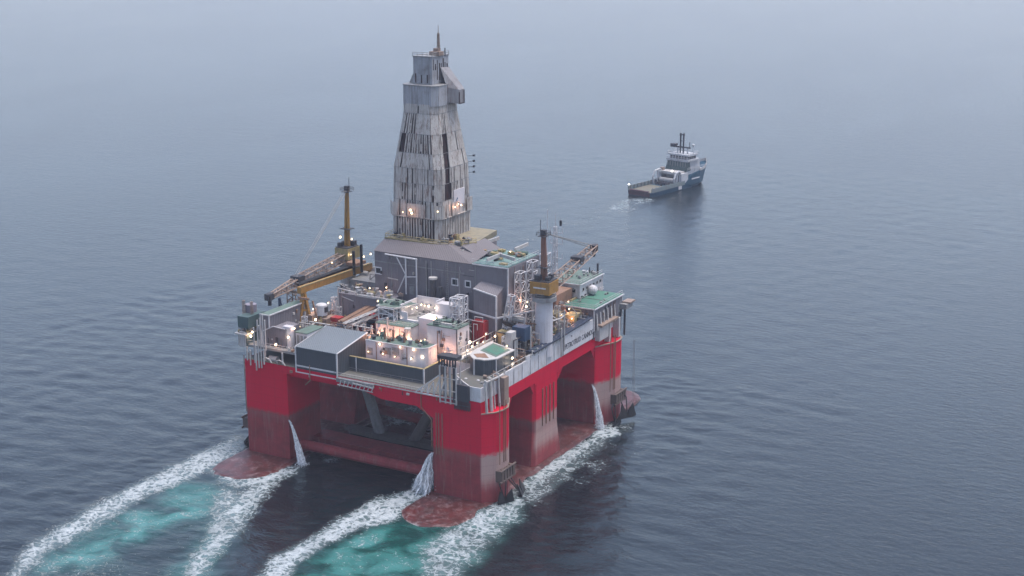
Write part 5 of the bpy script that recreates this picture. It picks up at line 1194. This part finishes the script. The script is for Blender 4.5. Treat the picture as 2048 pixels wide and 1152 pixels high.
mb = MB(); mb.add([(3.9, -6.2, 8.3), (3.9, 6.2, 8.3), (5.0, 5.6, 12.6), (5.0, -5.6, 12.6), (8, -6.2, 8.3), (8, 6.2, 8.3), (8, 5.6, 12.6), (8, -5.6, 12.6)], [(0, 1, 2, 3), (0, 3, 7, 4), (1, 5, 6, 2), (3, 2, 6, 7)]); mb.build('louvred_front', paint('ship_dark_green', (0.025, 0.045, 0.045), (0.12, 0.13, 0.13), .9, .5, 1.2), SH_, world=False)
mb = MB(); mb.box(6, 17, -5.6, 5.6, 8.8, 12.8); mb.box(5, 15, -6.6, 6.6, 12.8, 13.7); BRG = mb.build('accommodation', M_sw, SH_, world=False)
mb = MB(); mb.box(6.2, 14, -5.2, 5.2, 13.7, 15.4); mb.build('bridge_windows', M_glass, SH_, world=False)
mb = MB(); mb.box(5.6, 14.6, -6.2, 6.2, 15.4, 16.2); mb.build('bridge_roof', M_sw, SH_, world=False)
mb = MB()
for k in range(7): mb.box(6.1, 6.22, -5.1 + k * 1.65, -4.8 + k * 1.65, 13.7, 15.4)
for k in range(5): mb.box(6.5 + k * 1.8, 6.8 + k * 1.8, -5.28, -5.18, 13.7, 15.4)
mb.build('window_post', M_white, SH_, world=False)
mb = MB()
for s in (-.9, .9): mb.tube((9, s, 16), (9, s, 26.3), .42, 8)
mb.box(8.6, 9.4, -1.4, 1.4, 25.2, 25.7); mb.box(8.6, 9.4, -1.2, 1.2, 22.2, 22.5); mb.box(8.5, 9.5, -5, 5, 19.0, 19.6); mb.box(8, 10.6, 3.4, 6.2, 19.0, 20.6); mb.tube((9, -4.6, 19.5), (9, -4.6, 22.3), .2, 6); mb.build('mast', M_dgrey, SH_, world=False)
mb = MB(); mb.tube((9, 2.4, 16), (9, 2.4, 19.8), .5, 8); mb.tube((9, -3.4, 16), (9, -3.4, 19), .4, 8); mb.sphere((10, -6.0, 20.6), .8, 8, 6); mb.tube((10, -6, 16), (10, -6, 20), .15, 5); mb.tube((8.6, -1.7, 20), (8.6, -1.7, 23.8), .12, 5); mb.build('white_mast', M_sw, SH_, world=False)
mb = MB(); mb.box(-.5, 1.6, 4.8, 6.4, 8.4, 9.8); mb.build('rescue_boat', M_tan, SH_, world=False)
mb = MB()
for pts in ([(5, -6.4, 8.8), (20, -6.4, 8.8)], [(5, 6.4, 8.8), (20, 6.4, 8.8)], [(5.6, -6.2, 16.2), (14.6, -6.2, 16.2), (14.6, 6.2, 16.2), (5.6, 6.2, 16.2), (5.6, -6.2, 16.2)], [(5, -6.6, 13.7), (5, 6.6, 13.7)]): mb.rail(pts, 1.1, 1.5, .07)
mb.build('deck_rail', M_sw, SH_, world=False)
random.seed(5); mb = MB()
for k in range(26): x_, y_ = rnd(-9, 5), rnd(-5.5, 5.5); mb.box(x_, x_ + rnd(.3, 1.2), y_, y_ + rnd(.3, 1.2), 2.3, rnd(3, 4.6) if x_ < -1 else rnd(5.8, 7))
mb.build('deck_gear', M_dgrey, SH_, world=False)
mb = MB()
for k in range(10): x_, y_ = rnd(6, 19), rnd(-5.8, 5.8); mb.box(x_, x_ + rnd(.4, 1.4), y_, y_ + rnd(.4, 1.4), 8.8, rnd(9.4, 10.6))
for k in range(8): y_ = -5.4 + k * 1.5; mb.box(4.4, 4.6, y_, y_ + .2, 8.3, 12.6)
mb.build('upper_gear', M_grey, SH_, world=False)
mb = MB(); mb.box(8, 15, -7.05, -6.95, 3.9, 4.5); mb.box(-3.6, -1.0, -7.2, -7.05, .5, 2.1); mb.build('name_stripe', M_white, SH_, world=False)
mb = MB(); [mb.bar(a_, b_, .12, 1.5) for a_, b_ in (((16, -6.5, 7.6), (22, -5.4, 8.2)), ((22, -5.4, 8.2), (26.5, -3.6, 9.2)), ((26.5, -3.6, 9.2), (31.3, 0, 10.3)), ((16, 6.5, 7.6), (22, 5.4, 8.2)), ((22, 5.4, 8.2), (26.5, 3.6, 9.2)), ((26.5, 3.6, 9.2), (31.3, 0, 10.3)))]; mb.box(18, 24, -4.2, 4.2, 7.0, 7.7); mb.build('bow_rail', M_offw, SH_, world=False)
for x, y, z, nm in ((-26.2, 6.6, 5.0, 'stern_light'), (-1.4, -1.5, 8.9, 'deck_light')):
    mb = MB(); mb.sphere((x, y, z), .32, 8, 6); mb.build(nm, M_lampw, SH_, world=False)

# ------------------------------------------------------------------ haze
hz = MB(); hz.box(-2600, 1500, -900, 3600, -12, 175)
hzo = hz.build('haze', bpy.data.materials.new('haze_air')); hzo['kind'] = 'stuff'
hm = hzo.data.materials[0]; hm.use_nodes = True; t = hm.node_tree; t.nodes.clear()
pv = t.nodes.new('ShaderNodeVolumePrincipled'); pv.inputs['Color'].default_value = (.78, .82, .98, 1); pv.inputs['Density'].default_value = 0.00013; pv.inputs['Anisotropy'].default_value = 0.2
ou = t.nodes.new('ShaderNodeOutputMaterial'); L(t, pv.outputs[0], ou.inputs['Volume'])
print('OBJECTS', len(bpy.data.objects))
